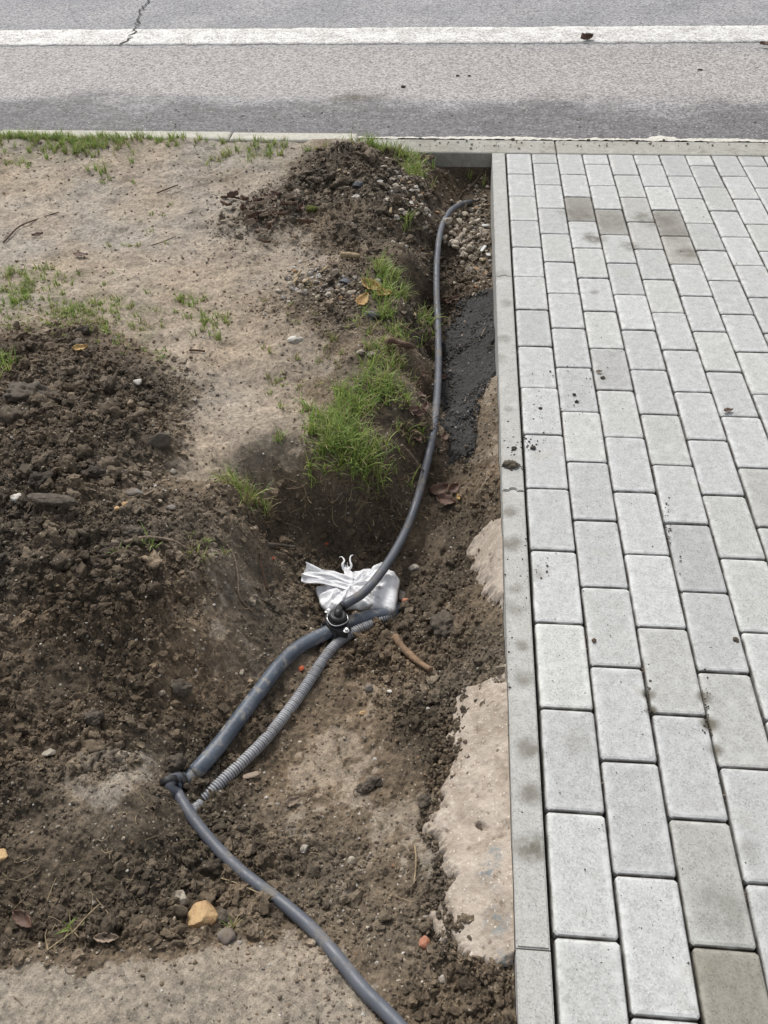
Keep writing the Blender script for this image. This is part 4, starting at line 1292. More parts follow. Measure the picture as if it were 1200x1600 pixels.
# ------------------------------------------------------------------ twigs, wood, leaves
def twig(name, pts, r0, r1, mat, label, cat='twig', knots=.0, on=None, seg=8):
    P_ = [at(a, b_, r0 + c) if on is None else flat(a, b_, on + r0 + c) for a, b_, c in pts]
    P_ = resample(catmull(P_, 8), .006)
    rs = random.Random(int(pts[0][0]))
    n_ = len(P_)
    rad = [(r0 + (r1 - r0) * i / n_) * (1 + knots * rs.uniform(-1, 1)) for i in range(n_)]
    o = link_mesh(name, tube(name, P_, rad, seg), ROCKM[mat])
    return tag(o, label, cat)
twig('stick', [(617,1001,.006),(632,1018,.006),(648,1032,.006),(662,1044,.006),(673,1053,.006)], .0085, .006, 'wood', 'short peeled brown stick in the soil right of the clamp', 'stick', .12, seg=12)
twig('twig', [(628,698,.05),(640,712,.045),(648,722,.04),(655,732,.036),(662,738,.034),(678,742,.03)], .0032, .002, 'twig', 'pale thin root arching over the water pipe', 'twig', .2)
twig('twig', [(178,860,.004),(200,856,.006),(228,849,.006),(252,848,.006),(275,853,.006),(295,860,.004)], .0048, .0022, 'twig', 'grey curved twig lying at the lower edge of the spoil heap', 'twig', .15)
twig('twig', [(76,1487,.004),(95,1475,.006),(120,1462,.006),(140,1440,.005),(158,1416,.005)], .0012, .0010, 'straw', 'long dry stalk at lower left', 'straw')
twig('twig', [(76,1487,.004),(74,1470,.005),(82,1458,.004),(90,1448,.005)], .0011, .0009, 'straw', 'short dry stalk meeting the long one at lower left', 'straw')
twig('twig', [(348,1378,.003),(370,1384,.003),(390,1393,.004),(408,1404,.003)], .0012, .001, 'straw', 'dry stalk left of the front pipe near its bend', 'straw')
twig('twig', [(648,1320,.003),(650,1340,.004),(649,1362,.004),(646,1382,.003)], .0018, .0012, 'straw', 'upright dry straw on the soil left of the long haunch', 'straw')
twig('twig', [(288,655,.004),(298,648,.006),(308,640,.004)], .002, .0015, 'twig', 'short straw at the right rim of the heap', 'twig')
twig('root', [(395,960,.002),(375,935,.006),(372,900,.01),(366,870,.01),(355,852,.004)], .002, .0014, 'twig', 'thin root hanging down the slope between heap and pit', 'root')
twig('stick', [(5,378,.002),(28,356,.004),(48,346,.003),(92,332,.002)], .0032, .0018, 'bark', 'long thin brown twig on the dry soil at far left', 'twig')
twig('stick', [(296,546,.002),(308,547,.003),(320,547,.002)], .0036, .003, 'bark', 'short brown twig on the trodden soil', 'twig')
twig('stick', [(236,384,.002),(252,380,.003),(275,372,.002)], .002, .0014, 'bark', 'thin dark twig on the dry soil', 'twig')
twig('stick', [(245,300,.002),(260,294,.003),(277,288,.002)], .003, .0022, 'bark', 'dark twig lying on the far dry soil', 'twig')
twig('stick', [(345,307,.002),(365,307,.004),(392,312,.002)], .0045, .003, 'bark', 'dark twig left of the rubbish of bark', 'twig')
twig('bark_piece', [(603,541,.006),(612,535,.012),(624,539,.010),(636,537,.012),(645,542,.008)], .0085, .006, 'bark', 'curled reddish bark strip on the grass by the pipe', 'bark', .15, seg=12)
twig('stick', [(532,396,.004),(545,395,.006),(562,397,.004)], .010, .008, 'straw', 'thick pale stick below the dark heap', 'stick', .1, seg=10)
twig('root', [(418,925,.001),(408,872,.004),(430,862,.004),(462,866,.002)], .0024, .0015, 'bark', 'thin dark root crossing the pit wall', 'root')
twig('stick', [(418,857,.002),(440,858,.006),(462,860,.002)], .0065, .005, 'greyclod', 'earthy root stub on the left pit floor', 'root')
twig('twig', [(740,560,.004),(752,530,.006),(760,510,.004)], .0012, .001, 'straw', 'fine stalk on the black grit', 'straw')
twig('twig', [(620,500,.01),(640,510,.03),(655,520,.03),(668,540,.02)], .0016, .001, 'straw', 'dry stalk bending from the grass to the pipe', 'straw')
twig('twig', [(722,300,.0),(740,285,.02),(760,262,.02)], .002, .0014, 'twig', 'dry stalk in the hole by the kerb', 'straw')

def slab(name, px, py, sx, sy, sz, mat, label, cat, rz, tilt=(0, 0), up=0., on=None, seed=3):
    p = at(px, py, .004 + up) if on is None else flat(px, py, on + up + .002)
    v, f = lump_mesh(seed, 'clod' if mat == 'greyclod' else 'angular', 3)
    v = np.sign(v) * np.abs(v) ** .6
    o = link_mesh(name, mesh_np(name, v * np.array([sx / 2, sy / 2, sz / 2]), f, False), ROCKM[mat])
    o.location = p + Vector((0, 0, sz * .3)); o.rotation_euler = (tilt[0], tilt[1], rz)
    return tag(o, label, cat)
slab('wood_slab', 86, 796, .098, .026, .016, 'greyclod', 'flat weathered slab lying on the heap near the pale rounded stone', 'wood', -.05, up=.006)
slab('wood_chip', 393, 1215, .034, .011, .004, 'brick' if 0 else 'leafr', 'thin pinkish wood chip right of the conduit end', 'wood chip', .35)
slab('wood_chip', 755, 394, .014, .050, .008, 'glass', 'long white shard beside the far edging', 'shard', -.35, up=.004)
slab('wood_chip', 757, 359, .026, .014, .008, 'glass', 'small square white shard beside the far edging', 'shard', .0, up=.004)
slab('wood_chip', 763, 403, .016, .018, .006, 'glass', 'white chip right below the long white shard', 'shard', .3, up=.003)
rs = random.Random(44)
for k, (a, b_, l_, lb) in enumerate([(478,438,.05,'pale wood chip left of the flat bluish stone'), (466,428,.04,'tan wood chip at the left end of the chip litter'), (509,420,.03,'cream wood chip above the flat bluish stone'), (462,440,.05,'upright pale wood chip beside the trodden soil'),
                       (531,268,.04,'pale splinter stuck in the dark heap, the left one'), (540,275,.035,'pale splinter stuck in the dark heap, the right one'), (610,330,.04,'pale chip in the rubble near the trench'), (755,410,.02,'thin pale chip by the edging'),
                       (648,493,.03,'white chip beside the pipe above the curled bark'), (640,285,.04,'upright pale chip between two grass tufts')]):
    slab('wood_chip', a, b_, l_, .010, .006, 'straw', lb, 'wood chip', rs.uniform(.9, 1.9), (rs.uniform(-.2, .2), rs.uniform(-.3, .3)), up=.003, seed=500 + k)

def leaf(name, px, py, L_, W_, rz, mat, label, curl=.5, tiltx=0., up=.0, on=None, group=None, seed=0):
    p = at(px, py, .006 + up) if on is None else flat(px, py, on + .003 + up)
    n_, m_ = 12, 6; V = []
    for i in range(n_ + 1):
        t = i / n_
        w = W_ * (math.sin(math.pi * (t ** .8) * .97 + .03)) ** .75 * (1 + .14 * math.sin(i * 2.3 + seed))
        for j in range(m_ + 1):
            u = j / m_ * 2 - 1
            z = curl * W_ * .5 * u * u + curl * L_ * .25 * (t - .5) ** 2 * 2 + .0015 * math.sin(7 * u + i + seed) 
            V.append(((t - .5) * L_, u * w / 2, z))
    ix = np.arange((n_ + 1) * (m_ + 1)).reshape(n_ + 1, m_ + 1)
    q = np.stack([ix[:-1, :-1], ix[:-1, 1:], ix[1:, 1:], ix[1:, :-1]], -1).reshape(-1, 4)
    o = link_mesh(name, mesh_np(name, V, q), ROCKM[mat])
    s_ = o.modifiers.new('thickness', 'SOLIDIFY'); s_.thickness = .0007
    o.location = p; o.rotation_euler = (tiltx, .1 * math.sin(seed * 3.), rz)
    return tag(o, label, 'leaf', group)
leaf('leaf', 583,448, .085,.034, -.7,'leafy','upper yellow leaf lying at the edge of the grass',.5,.5,.01,seed=1)
leaf('leaf', 566,469, .070,.034, 1.25,'leafy','lower pointed yellow leaf left of the grass',.35,.3,.008,seed=2)
leaf('leaf', 600,457, .045,.032, .1,'leafy','third tan leaf tucked under the grass right of the yellow ones',.4,.2,.008,seed=3)
leaf('leaf', 127,549, .042,.022, .4,'leafy','orange leaf on the upper rim of the spoil heap',.5,.3,.008,seed=3)
leaf('leaf', 686,768, .055,.036, .5,'leafb','upper brown leaf lying right of the pipe below the arching root',.6,.2,.004,seed=4)
leaf('leaf', 697,784, .052,.034, -.3,'leafb','lower reddish brown leaf right of the pipe',.5,.2,.004,seed=5)
leaf('leaf', 708,766, .040,.028, .9,'leafb','dark brown leaf nearest the haunch side of the pipe leaves',.5,.4,.004,seed=6)
leaf('leaf', 716,777, .022,.010, 1.7,'leafy','tiny yellow leaf right of the brown leaves by the pipe',.3,.2,.004,seed=6)
for k, (a, b_, r_) in enumerate([(655,655,.2),(660,668,1.),(652,688,2.),(646,645,.4),(664,640,1.4),(658,620,2.2),(652,598,.9),(662,588,.1),(694,686,1.5),(690,590,.3),(684,468,.2),(700,474,1.),(712,470,.5)]):
    leaf('leaf', a, b_, .034, .02, r_, 'leafb', 'small dead brown leaf fallen into the narrow trench beside the pipe', .6, .3, .002, group='dead leaves in the narrow trench', seed=k)
leaf('leaf', 1137,642, .026,.013, .3,'leafr','faded tan leaf scrap lying on the paving at right',.7,.2,seed=7, on=0.)
leaf('leaf', 936,581, .016,.009, .1,'leafr','pale leaf scrap on the third paver column',.6,.2,seed=8, on=0.)
leaf('leaf', 457,640 if 0 else 1252, .03,.016, .6,'leafr','pale leaf scrap on the pit floor',.5,.2,seed=8)
leaf('leaf', 40,1440, .040,.020, -.5,'leafb','dull brown leaf left of the dry stalks',.6,.2,.004,seed=9)
leaf('leaf', 172,1470, .040,.014, .05,'leafr','faded curled leaf below the long dry stalk',.9,.2,.006,seed=10)
leaf('leaf', 915,62, .075,.045, .5,'leafb','dark crumpled leaf lying on the white road line',1.0,.3,.004,seed=11, on=-.006)
leaf('leaf', 1198,70, .07,.03, -.5,'leafb','brown leaf at the right edge below the road line',.6,.2,.01,seed=12, on=-.005)
leaf('leaf', 668,250, .06,.03, -.2,'leafb','reddish leaf in the hole by the kerb',.6,.2,.01,seed=12)
leaf('leaf', 457,315, .05,.03, .4,'leafr','pale curled leaf in the litter left of the dark heap',.8,.2,.01,seed=13)
leaf('leaf', 408,362, .05,.03, .1,'leafr','pale leaf at the lower rim of the litter',.6,.2,.006,seed=14)
leaf('leaf', 58,364, .04,.02, .3,'leafb','dark leaf scrap on the far dry soil at left',.5,.2,.003,seed=14)
leaf('leaf', 126,398, .05,.02, .1,'leafb','grey brown leaf scrap on the dry soil above the grass',.3,.1,.002,seed=15)
for k in range(34):
    a, b_ = rs.gauss(415, 34), rs.gauss(335, 17)
    leaf('leaf', a, b_, rs.uniform(.03, .06), rs.uniform(.015, .028), rs.uniform(0, 6), rs.choice(['leafb', 'leafb', 'bark', 'leafr']), 'crumpled leaf scrap in the litter left of the dark heap', .9, rs.uniform(-.5, .5), .006, group='leaf litter left of the dark heap', seed=k)

# ------------------------------------------------------------------ grass
def blades(name, spots, seed, lean=.9):
    """spots: (px,py,sx,sy,count,len,green) gaussian patches in metres"""
    r = np.random.default_rng(seed)
    X, Y, Ln, G = [], [], [], []
    for (a, b_, sx, sy, cnt, ln, g) in spots:
        p = at(a, b_, 0, True)
        # blades stand in little tufts
        nt_ = max(1, cnt // 9)
        tx, ty = r.normal(p.x, sx, nt_), r.normal(p.y, sy, nt_)
        k = r.integers(0, nt_, cnt)
        X.append(tx[k] + r.normal(0, .005, cnt)); Y.append(ty[k] + r.normal(0, .005, cnt))
        Ln.append(ln * r.uniform(.45, 1.25, cnt)); G.append(np.clip(g + r.normal(0, .22, cnt), 0, 1))
    X, Y, Ln, G = map(np.concatenate, (X, Y, Ln, G))
    ok = (X < -.07) & ((Y < 3.0) | ((X < -.62) & (Y < 3.06)))
    X, Y, Ln, G = X[ok], Y[ok], Ln[ok], G[ok]; n_ = len(X)
    Z = H(X, Y) - .003
    th = r.uniform(0, 2 * math.pi, n_); ln = lean * r.uniform(.25, 1.1, n_)
    W = r.uniform(.0010, .0021, n_)
    seg = 4; V = np.zeros((n_, (seg + 1) * 2, 3))
    dx, dy = np.cos(th), np.sin(th)
    tw = r.uniform(-.9, .9, n_)
    px_, py_ = np.cos(th + 1.57 + tw), np.sin(th + 1.57 + tw)
    for i in range(seg + 1):
        t = i / seg
        out = Ln * np.sin(ln * t * 1.3) * t * .9; up = Ln * t * np.cos(ln * t * 1.1)
        w = W * (1 - t ** 1.6) + .00012
        for s_, kx in ((-1, 0), (1, 1)):
            V[:, 2 * i + kx, 0] = X + dx * out + px_ * w * s_
            V[:, 2 * i + kx, 1] = Y + dy * out + py_ * w * s_
            V[:, 2 * i + kx, 2] = Z + up
    q = np.array([[2 * i, 2 * i + 1, 2 * i + 3, 2 * i + 2] for i in range(seg)])
    Fq = (q[None] + (np.arange(n_) * (seg + 1) * 2)[:, None, None]).reshape(-1, 4)
    green = np.array([.105, .175, .045]); lime = np.array([.20, .245, .065]); straw = np.array([.40, .33, .18])
    k = r.random(n_)[:, None]
    c = (green * (1 - k) + lime * k) * (.75 + .5 * r.random(n_))[:, None]
    dryk = ((1 - G) > r.random(n_) * 1.15)[:, None]
    c = c * 1.65 * np.array([1.06, 1.02, 1])
    c = np.where(dryk, straw * (.55 + .6 * r.random(n_))[:, None], c)
    cols = np.repeat(c, (seg + 1) * 2, axis=0)
    return mesh_np(name, V.reshape(-1, 3), Fq, True, cols)

TUFT = [
 ('bright green grass clump hanging over the far edge of the pit', [(545,640,.045,.05,340,.056,.9),(578,612,.035,.04,300,.05,.85),(530,690,.045,.035,360,.055,.9),(560,705,.045,.03,380,.055,.88),(600,610,.03,.04,260,.05,.75),(520,665,.03,.04,240,.05,.85),(568,730,.02,.012,160,.055,.8)], 1),
 ('tall green grass tuft right of the yellow leaves', [(604,434,.028,.03,230,.06,.95),(600,458,.03,.03,220,.055,.93),(618,448,.022,.03,110,.05,.9)], 2),
 ('mixed green and yellow grass beside the pipe below the yellow leaves', [(606,492,.03,.03,130,.05,.85),(612,516,.025,.03,110,.045,.6),(592,548,.03,.02,100,.035,.5),(622,566,.03,.02,150,.04,.3),(600,572,.035,.02,120,.04,.75)], 3),
 ('thin grass tuft leaning against the water pipe', [(668,505,.015,.03,60,.06,.9),(660,515,.02,.03,60,.05,.6)], 4),
 ('yellowish grass tuft on the rim between heap and pit', [(385,778,.03,.025,150,.05,.35),(378,768,.02,.02,60,.045,.7),(400,790,.015,.02,50,.06,.2)], 5),
 ('grass tuft on the soil between the dark heap and the kerb end', [(600,238,.05,.03,220,.06,.8),(575,228,.04,.03,160,.06,.8),(635,246,.04,.03,180,.055,.75)], 6),
 ('grass tuft on the trench rim near the kerb', [(650,272,.03,.05,160,.06,.75),(655,288,.025,.03,90,.06,.7)], 7),
 ('small bright green tuft on the dark soil left of the pipe', [(643,356,.010,.014,40,.05,1.)], 8),
 ('sparse tuft on the trodden soil below the far verge', [(157,272,.03,.02,40,.06,.85)], 9),
 ('low green tuft in the middle of the trodden soil, the upper one', [(300,462,.04,.025,110,.028,.85)], 10),
 ('low green tuft in the middle of the trodden soil, the lower one', [(325,498,.04,.03,120,.03,.8)], 11),
 ('tiny green tuft just below the two low green tufts', [(325,522,.02,.015,40,.03,.9)], 21),
 ('green tuft at the left edge above the spoil heap', [(8,580,.02,.03,90,.05,.95)], 12),
 ('small tuft at the left end of the grass clump', [(470,642,.018,.01,50,.035,.85)], 13),
 ('tiny tuft on the top edge of the pit wall left of the grass clump', [(447,678,.012,.01,26,.03,.85)], 22),
 ('olive grass in the hole beside the far edging', [(745,272,.03,.03,90,.05,.25)], 14),
]
for lb, sp, sd_ in TUFT:
    o = link_mesh('grass_tuft', blades('grass_tuft', sp, sd_), M_grass)
    tag(o, lb, 'grass')
sparse = [(30,212,.3,.04,1500,.038,.9),(170,213,.25,.04,1500,.038,.9),(110,212,.2,.03,900,.04,.85),(300,214,.25,.02,300,.03,.7),(430,217,.15,.02,200,.03,.7),(-60,220,.3,.05,400,.045,.85),(100,222,.2,.06,500,.04,.8),(140,240,.10,.04,260,.045,.85),(110,232,.1,.04,160,.045,.85),
          (285,216,.1,.04,90,.03,.6),(400,240,.08,.05,150,.04,.8),(380,230,.08,.04,90,.035,.7),(345,250,.05,.04,50,.035,.4),(440,225,.05,.03,60,.035,.7),(500,228,.05,.03,60,.035,.7),
          (30,450,.07,.09,420,.032,.85),(20,470,.05,.06,160,.032,.9),(80,430,.12,.04,180,.018,.7),(140,490,.12,.06,650,.022,.72),(120,475,.05,.03,160,.026,.85),(150,515,.08,.04,300,.020,.75),(60,500,.12,.08,500,.014,.6),
          (240,550,.04,.04,140,.016,.6),(245,340,.05,.06,60,.018,.7),(35,255,.03,.02,60,.03,.8),(190,282,.05,.02,30,.03,.7),(205,385,.06,.04,60,.02,.5),(440,600,.06,.02,60,.02,.4),
          (325,850,.02,.03,40,.02,.7),(590,850,.01,.01,6,.03,.3),(215,860,.02,.02,30,.03,.8),(320,870,.02,.02,30,.025,.5),(350,1460,.02,.02,10,.03,.3),(130,1465,.015,.01,16,.03,.5),
          (560,520,.05,.06,120,.03,.3),(500,560,.06,.05,120,.025,.3),(640,640,.02,.05,70,.04,.5),(430,590,.05,.03,50,.02,.3),(650,700,.02,.03,40,.04,.35),(600,740,.03,.02,40,.04,.4),(470,480,.06,.06,80,.02,.2)]
o = link_mesh('grass', blades('grass', sparse, 50), M_grass)
tag(o, 'sparse short grass on the verge and trodden soil', 'grass', kind='stuff')
# fibrous roots and straw fragments lying flat
def fibres(name, spots, seed):
    r = np.random.default_rng(seed); vs_, fs, cs = [], [], []
    for (a, b_, sx, sy, cnt, ln) in spots:
        p = at(a, b_, 0, True)
        for _ in range(cnt):
            x, y = r.normal(p.x, sx), r.normal(p.y, sy)
            if x > -.07 or y > 2.98: continue
            th = r.uniform(0, 6.28); l_ = ln * r.uniform(.4, 1.4); w = r.uniform(.0003, .0008); bend = r.normal(0, 1.2)
            q_ = []; 
            for i in range(6):
                q_.append((x, y)); x += math.cos(th) * l_ / 5; y += math.sin(th) * l_ / 5; th += bend / 5 + r.normal(0, .25)
            q_ = np.array(q_); zz = H(q_[:, 0], q_[:, 1]); zz = np.maximum(zz, zz.mean()) + .0015
            k0 = len(vs_)
            for i in range(6):
                d = q_[min(i + 1, 5)] - q_[max(i - 1, 0)]; d = d / (np.hypot(*d) + 1e-9)
                vs_.append((q_[i, 0] - d[1] * w, q_[i, 1] + d[0] * w, zz[i])); vs_.append((q_[i, 0] + d[1] * w, q_[i, 1] - d[0] * w, zz[i] + .0004))
                if i: fs.append((k0 + 2 * i - 2, k0 + 2 * i - 1, k0 + 2 * i + 1, k0 + 2 * i))
            c = np.array([.30, .23, .14]) * r.uniform(.3, 1.1)
            cs += [c] * 12
    return mesh_np(name, vs_, fs, True, np.array(cs))
o = link_mesh('root_fibres', fibres('root_fibres', [(120,1150,.12,.12,40,.03),(250,1280,.06,.06,20,.03),(230,1320,.08,.05,16,.03),(370,870,.04,.1,40,.03),(440,780,.08,.05,50,.04),(600,780,.05,.04,60,.04),(545,670,.06,.07,260,.045),(600,440,.03,.03,90,.04),(610,560,.03,.06,180,.04),(560,745,.06,.015,120,.06),(660,640,.03,.15,110,.05),
     (640,560,.04,.1,90,.05),(520,470,.08,.15,130,.05),(430,340,.12,.1,90,.05),(600,330,.08,.15,90,.04),(120,700,.15,.15,50,.04),(400,500,.2,.2,80,.04),(200,350,.3,.3,90,.05),(740,290,.03,.1,50,.05),(60,1450,.08,.05,30,.05),(550,1300,.1,.1,30,.03)], 9), M_grass)
tag(o, 'fine root fibres and straw bits scattered on the soil', 'roots', kind='stuff')

# ------------------------------------------------------------------ crumbs and grit
def scatter(name, n_try, box, T, nshape, smin, smax, power, weight, seed, colf, mat, sink=.25, flatten=.8, amp=.3, fine=.3, smooth=True, limit=None):
    r = np.random.default_rng(seed)
    x = r.uniform(box[0], box[1], n_try); y = r.uniform(box[2], box[3], n_try)
    wdt = .86 + .47 * np.clip(y + .2, 0, 4)
    ok = (x > X0 - wdt * 1.02) & (x < X0 - .004)
    x, y = x[ok], y[ok]
    h, m, c, e = fields(x, y)
    # more of them close by, where each one shows
    w = weight(x, y, m, c, e) * np.clip(1.5 / (1 + 1.0 * np.clip(y, 0, 9)), .25, 1.6)
    for ex, ey, er in EX:
        w = np.where((x - ex) ** 2 + (y - ey) ** 2 < er * er, 0, w)
    ok = r.random(len(x)) < w
    x, y, h, m, c, e = x[ok], y[ok], h[ok], m[ok], c[ok], e[ok]
    if limit and len(x) > limit:
        x, y, h, m, c, e = (q_[:limit] for q_ in (x, y, h, m, c, e))
    n_ = len(x)
    z = relief(x, y, h, m, c, e)
    s = smin + (smax - smin) * r.random(n_) ** power
    s = s * (1 + .22 * np.clip(y, 0, 3))
    shp = [lump_verts(seed * 31 + k, T, amp, 4, fine) for k in range(nshape)]
    shp = np.array(shp)
    which = r.integers(0, nshape, n_)
    a, b_, g = r.uniform(0, 6.28, n_), r.uniform(0, 6.28, n_), r.uniform(0, 6.28, n_)
    ca, sa, cb, sb, cg, sg = np.cos(a), np.sin(a), np.cos(b_), np.sin(b_), np.cos(g), np.sin(g)
    R = np.array([[cb * cg, -cb * sg, sb], [sa * sb * cg + ca * sg, -sa * sb * sg + ca * cg, -sa * cb], [-ca * sb * cg + sa * sg, ca * sb * sg + sa * cg, ca * cb]]).transpose(2, 0, 1)
    anis = r.uniform(.65, 1.25, (n_, 1, 3))
    v = np.einsum('nij,nkj->nki', R, shp[which] * anis) * s[:, None, None] * .5
    v[:, :, 2] *= flatten
    v += np.stack([x, y, z + s * (.5 * flatten - sink)], 1)[:, None, :]
    nv = shp.shape[1]
    f = (T[1][None] + (np.arange(n_) * nv)[:, None, None]).reshape(-1, 3)
    cols = np.repeat(colf(x, y, m, c, r, n_), nv, axis=0)
    v = v.reshape(-1, 3)
    v[:, 0] = np.minimum(v[:, 0], X0 - .0005)
    o = link_mesh(name, mesh_np(name, v, f, smooth, cols), mat)
    return o

def crumb_col(x, y, m, c, r, n_):
    mm = np.clip(np.maximum(m, .35 * (r.random(n_) < .8)) + r.normal(0, .09, n_), 0, 1)
    return SOIL(mm, x, y) * r.uniform(.7, 1.35, (n_, 1))
BOX = (-2.3, X0, -.25, 2.99)
o = scatter('soil_crumbs', 90000, BOX, ICO2, 24, .005, .021, 3.6, lambda x, y, m, c, e: sstep(.25, .9, c) * .75, 5, crumb_col, M_soil, limit=11000, amp=.45, fine=.75, smooth=False)
tag(o, 'crumbly dark soil lumps covering the heap and the trench', 'soil', kind='stuff')
o = scatter('soil_crumbs', 120000, BOX, ICO1, 14, .0025, .008, 1.6, lambda x, y, m, c, e: .05 + .12 * sstep(.04, .12, c) + sstep(.1, .7, c) * .8, 6, crumb_col, M_soil, smooth=False, limit=36000, amp=.4, fine=.3)
tag(o, 'fine soil crumbs strewn over the whole ground', 'soil', kind='stuff')

def black_col(x, y, m, c, r, n_):
    g = r.uniform(.032, .066, (n_, 1)); g = np.where(r.random((n_, 1)) < .03, .28, g)
    g = np.where(r.random((n_, 1)) < .15, g * np.array([1.6, 1.25, .95]), g)
    return g * np.array([1, .97, .95])
o = scatter('bituminous_grit', 90000, (-.30, X0, 1.2, 2.1), ICO1, 12, .002, .007, 2.4, lambda x, y, m, c, e: sstep(-.012, .02, in_poly(x, y, GRIT_POLY) + .014 * fbm(x, y, .04, 3, 402)), 28, black_col, M_soil, smooth=False, amp=.3, fine=.2, limit=9000, sink=-.55)
tag(o, 'loose black bituminous grains between water pipe and edging', 'asphalt grit', kind='stuff')

def grit_col(x, y, m, c, r, n_):
    pal = np.array([[.42, .37, .30], [.34, .28, .21], [.50, .47, .42], [.28, .25, .22], [.36, .22, .12], [.22, .17, .12]])
    return pal[r.choice(6, n_, p=[.28, .27, .14, .16, .05, .10])] * r.uniform(.6, 1.12, (n_, 1))
o = scatter('gravel', 26000, BOX, ICO1, 10, .002, .0085, 3.0, lambda x, y, m, c, e: .28 + .25 * e, 8, grit_col, M_soil, amp=.25, fine=.1, smooth=False, limit=7000, flatten=.7)
tag(o, 'small pale pebbles and grit mixed in the soil', 'gravel', kind='stuff')
# extra rubble on the slope beside the far trench
def zone(a, b_, sx, sy):
    p = at(a, b_, 0, True)
    return lambda x, y: np.exp(-((x - p.x) / sx) ** 2 - ((y - p.y) / sy) ** 2)
zs_ = [zone(635,290,.07,.22), zone(650,300,.05,.3), zone(745,350,.05,.3), zone(755,420,.04,.2), zone(480,440,.07,.10), zone(540,450,.07,.08)]
o = scatter('gravel', 60000, (-1.0, X0, 1.6, 2.99), ICO1, 16, .004, .018, 3.2, lambda x, y, m, c, e: np.clip(sum(z(x, y) for z in zs_), 0, 1) * .9, 18, grit_col, M_soil, amp=.25, fine=.12, smooth=False, limit=1300, flatten=.7)
tag(o, 'rubble of small stones on the trench side near the kerb', 'gravel', kind='stuff')

def clod_col(x, y, m, c, r, n_):
    return SOIL(np.clip(m + r.normal(-.08, .12, n_), .3, 1), x, y) * r.uniform(.75, 1.35, (n_, 1))
o = scatter('soil_clods', 60000, BOX, ICO3, 16, .018, .042, 3.0, lambda x, y, m, c, e: sstep(.6, 1, c) * sstep(-.1, .5, fbm(x, y, .12, 2, 901)) * .6, 41, clod_col, M_soil, smooth=True, limit=420, amp=.5, fine=.85, flatten=.75, sink=.3)
tag(o, 'larger broken soil clods lying in the dug soil', 'soil', kind='stuff')
HP = [tuple(at(a, b, 0, True))[:2] for a, b in [(815,1020),(760,1050),(700,1090),(680,1200),(660,1290),(690,1340),(670,1400),(680,1470),(720,1510),(790,1540),(815,1500)]]
def on_haunch(x, y, m, c, e):
    d = in_poly(x, y, HP)
    return (d > -.01) * (sstep(.055, .0, d) * .55 + .5 * sstep(.35, .8, fbm(x, y, .05, 4, 911)) + .03)
o = scatter('soil_crumbs', 60000, (-.32, X0 - .002, -.15, .5), ICO1, 14, .002, .010, 2.6, on_haunch, 43, lambda x, y, m, c, r, n_: SOIL(np.clip(.75 + r.normal(0, .15, n_), 0, 1), x, y) * r.uniform(.7, 1.3, (n_, 1)), M_soil, smooth=False, amp=.4, fine=.3, limit=3200, sink=-.35)
tag(o, 'soil crumbs fallen onto the concrete haunch', 'soil', kind='stuff')

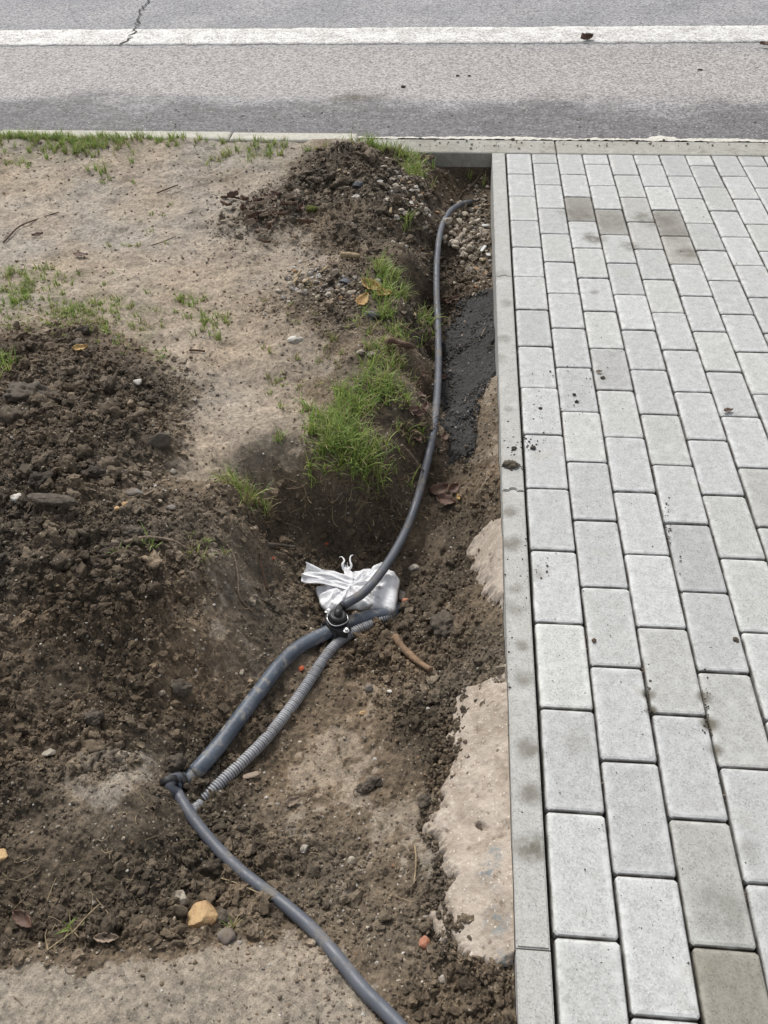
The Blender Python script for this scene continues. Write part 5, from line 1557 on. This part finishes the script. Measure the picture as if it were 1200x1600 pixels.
# crumbs spilt on paving, edging and road (flat surfaces)
def spill(name, spots, seed, colr, zfun, label):
    r = np.random.default_rng(seed); P_ = []
    for (a, b_, sx, sy, cnt, s0, s1) in spots:
        for _ in range(cnt):
            p = flat(r.normal(a, sx), r.normal(b_, sy)); P_.append((p.x, p.y, s0 + (s1 - s0) * r.random() ** 2.5))
    P_ = np.array(P_); n_ = len(P_)
    shp = np.array([lump_verts(700 + k, ICO1, .3, 0, .2) for k in range(8)])
    v = shp[r.integers(0, 8, n_)] * (P_[:, 2] * .5)[:, None, None] * r.uniform(.7, 1.3, (n_, 1, 3))
    v[:, :, 2] *= .6
    v += np.stack([P_[:, 0], P_[:, 1], zfun(P_[:, 0], P_[:, 1]) + P_[:, 2] * .2], 1)[:, None]
    f = (ICO1[1][None] + (np.arange(n_) * shp.shape[1])[:, None, None]).reshape(-1, 3)
    cols = np.repeat(np.array(colr) * r.uniform(.6, 1.6, (n_, 1)), shp.shape[1], axis=0)
    o = link_mesh(name, mesh_np(name, v.reshape(-1, 3), f, True, cols), M_soil)
    return tag(o, label, 'soil', kind='stuff')
spill('spilt_crumbs', [(850,640,18,26,46,.002,.006),(830,695,12,10,34,.002,.006),(800,690,9,18,30,.002,.007),(895,610,18,28,26,.002,.005),(900,550,16,20,12,.002,.005),(855,895,24,10,16,.002,.005),(810,730,12,12,20,.002,.006),
   (812,900,8,60,20,.002,.005),(800,600,8,60,16,.002,.005),(950,590,30,30,16,.001,.004),(1000,800,120,300,90,.0015,.003),(1012,1090,4,18,26,.002,.006),(1044,820,3,20,40,.002,.005),(1103,1105,3,28,40,.002,.005),
   (1000,350,80,40,60,.002,.004),(950,1200,100,200,50,.0015,.003),(793,960,4,120,20,.002,.006),(1064,925,3,20,14,.002,.005)], 3, (.07, .056, .042), lambda x, y: x * 0 + .0005, 'dark soil crumbs spilt on the pavers and edging')
rj = random.Random(21); jn = []
for _ in range(70):
    c_ = rj.randint(1, 11); y_ = rj.uniform(-.2, 2.9); a_, b_ = project((c_ * .1, y_, 0))
    jn.append((a_, b_, 1.5, rj.uniform(4, 22), rj.randint(5, 22), .0015, .0045))
spill('joint_grit', jn, 31, (.15, .12, .085), lambda x, y: x * 0 - .004, 'sand and soil grains caught in the paver joints')
spill('road_grit', [(600,170,500,28,420,.003,.009),(600,130,500,40,160,.003,.008),(900,225,200,5,90,.004,.014),(600,100,400,30,60,.003,.01)], 4, (.16, .14, .115), lambda x, y: np.where(y > 3.15, -.018, .001), 'loose grit scattered on the road surface')

print('tris', sum(len(m.polygons) * 2 for m in bpy.data.meshes if m.polygons and len(m.polygons[0].vertices) == 4) + sum(len(m.polygons) for m in bpy.data.meshes if m.polygons and len(m.polygons[0].vertices) == 3))
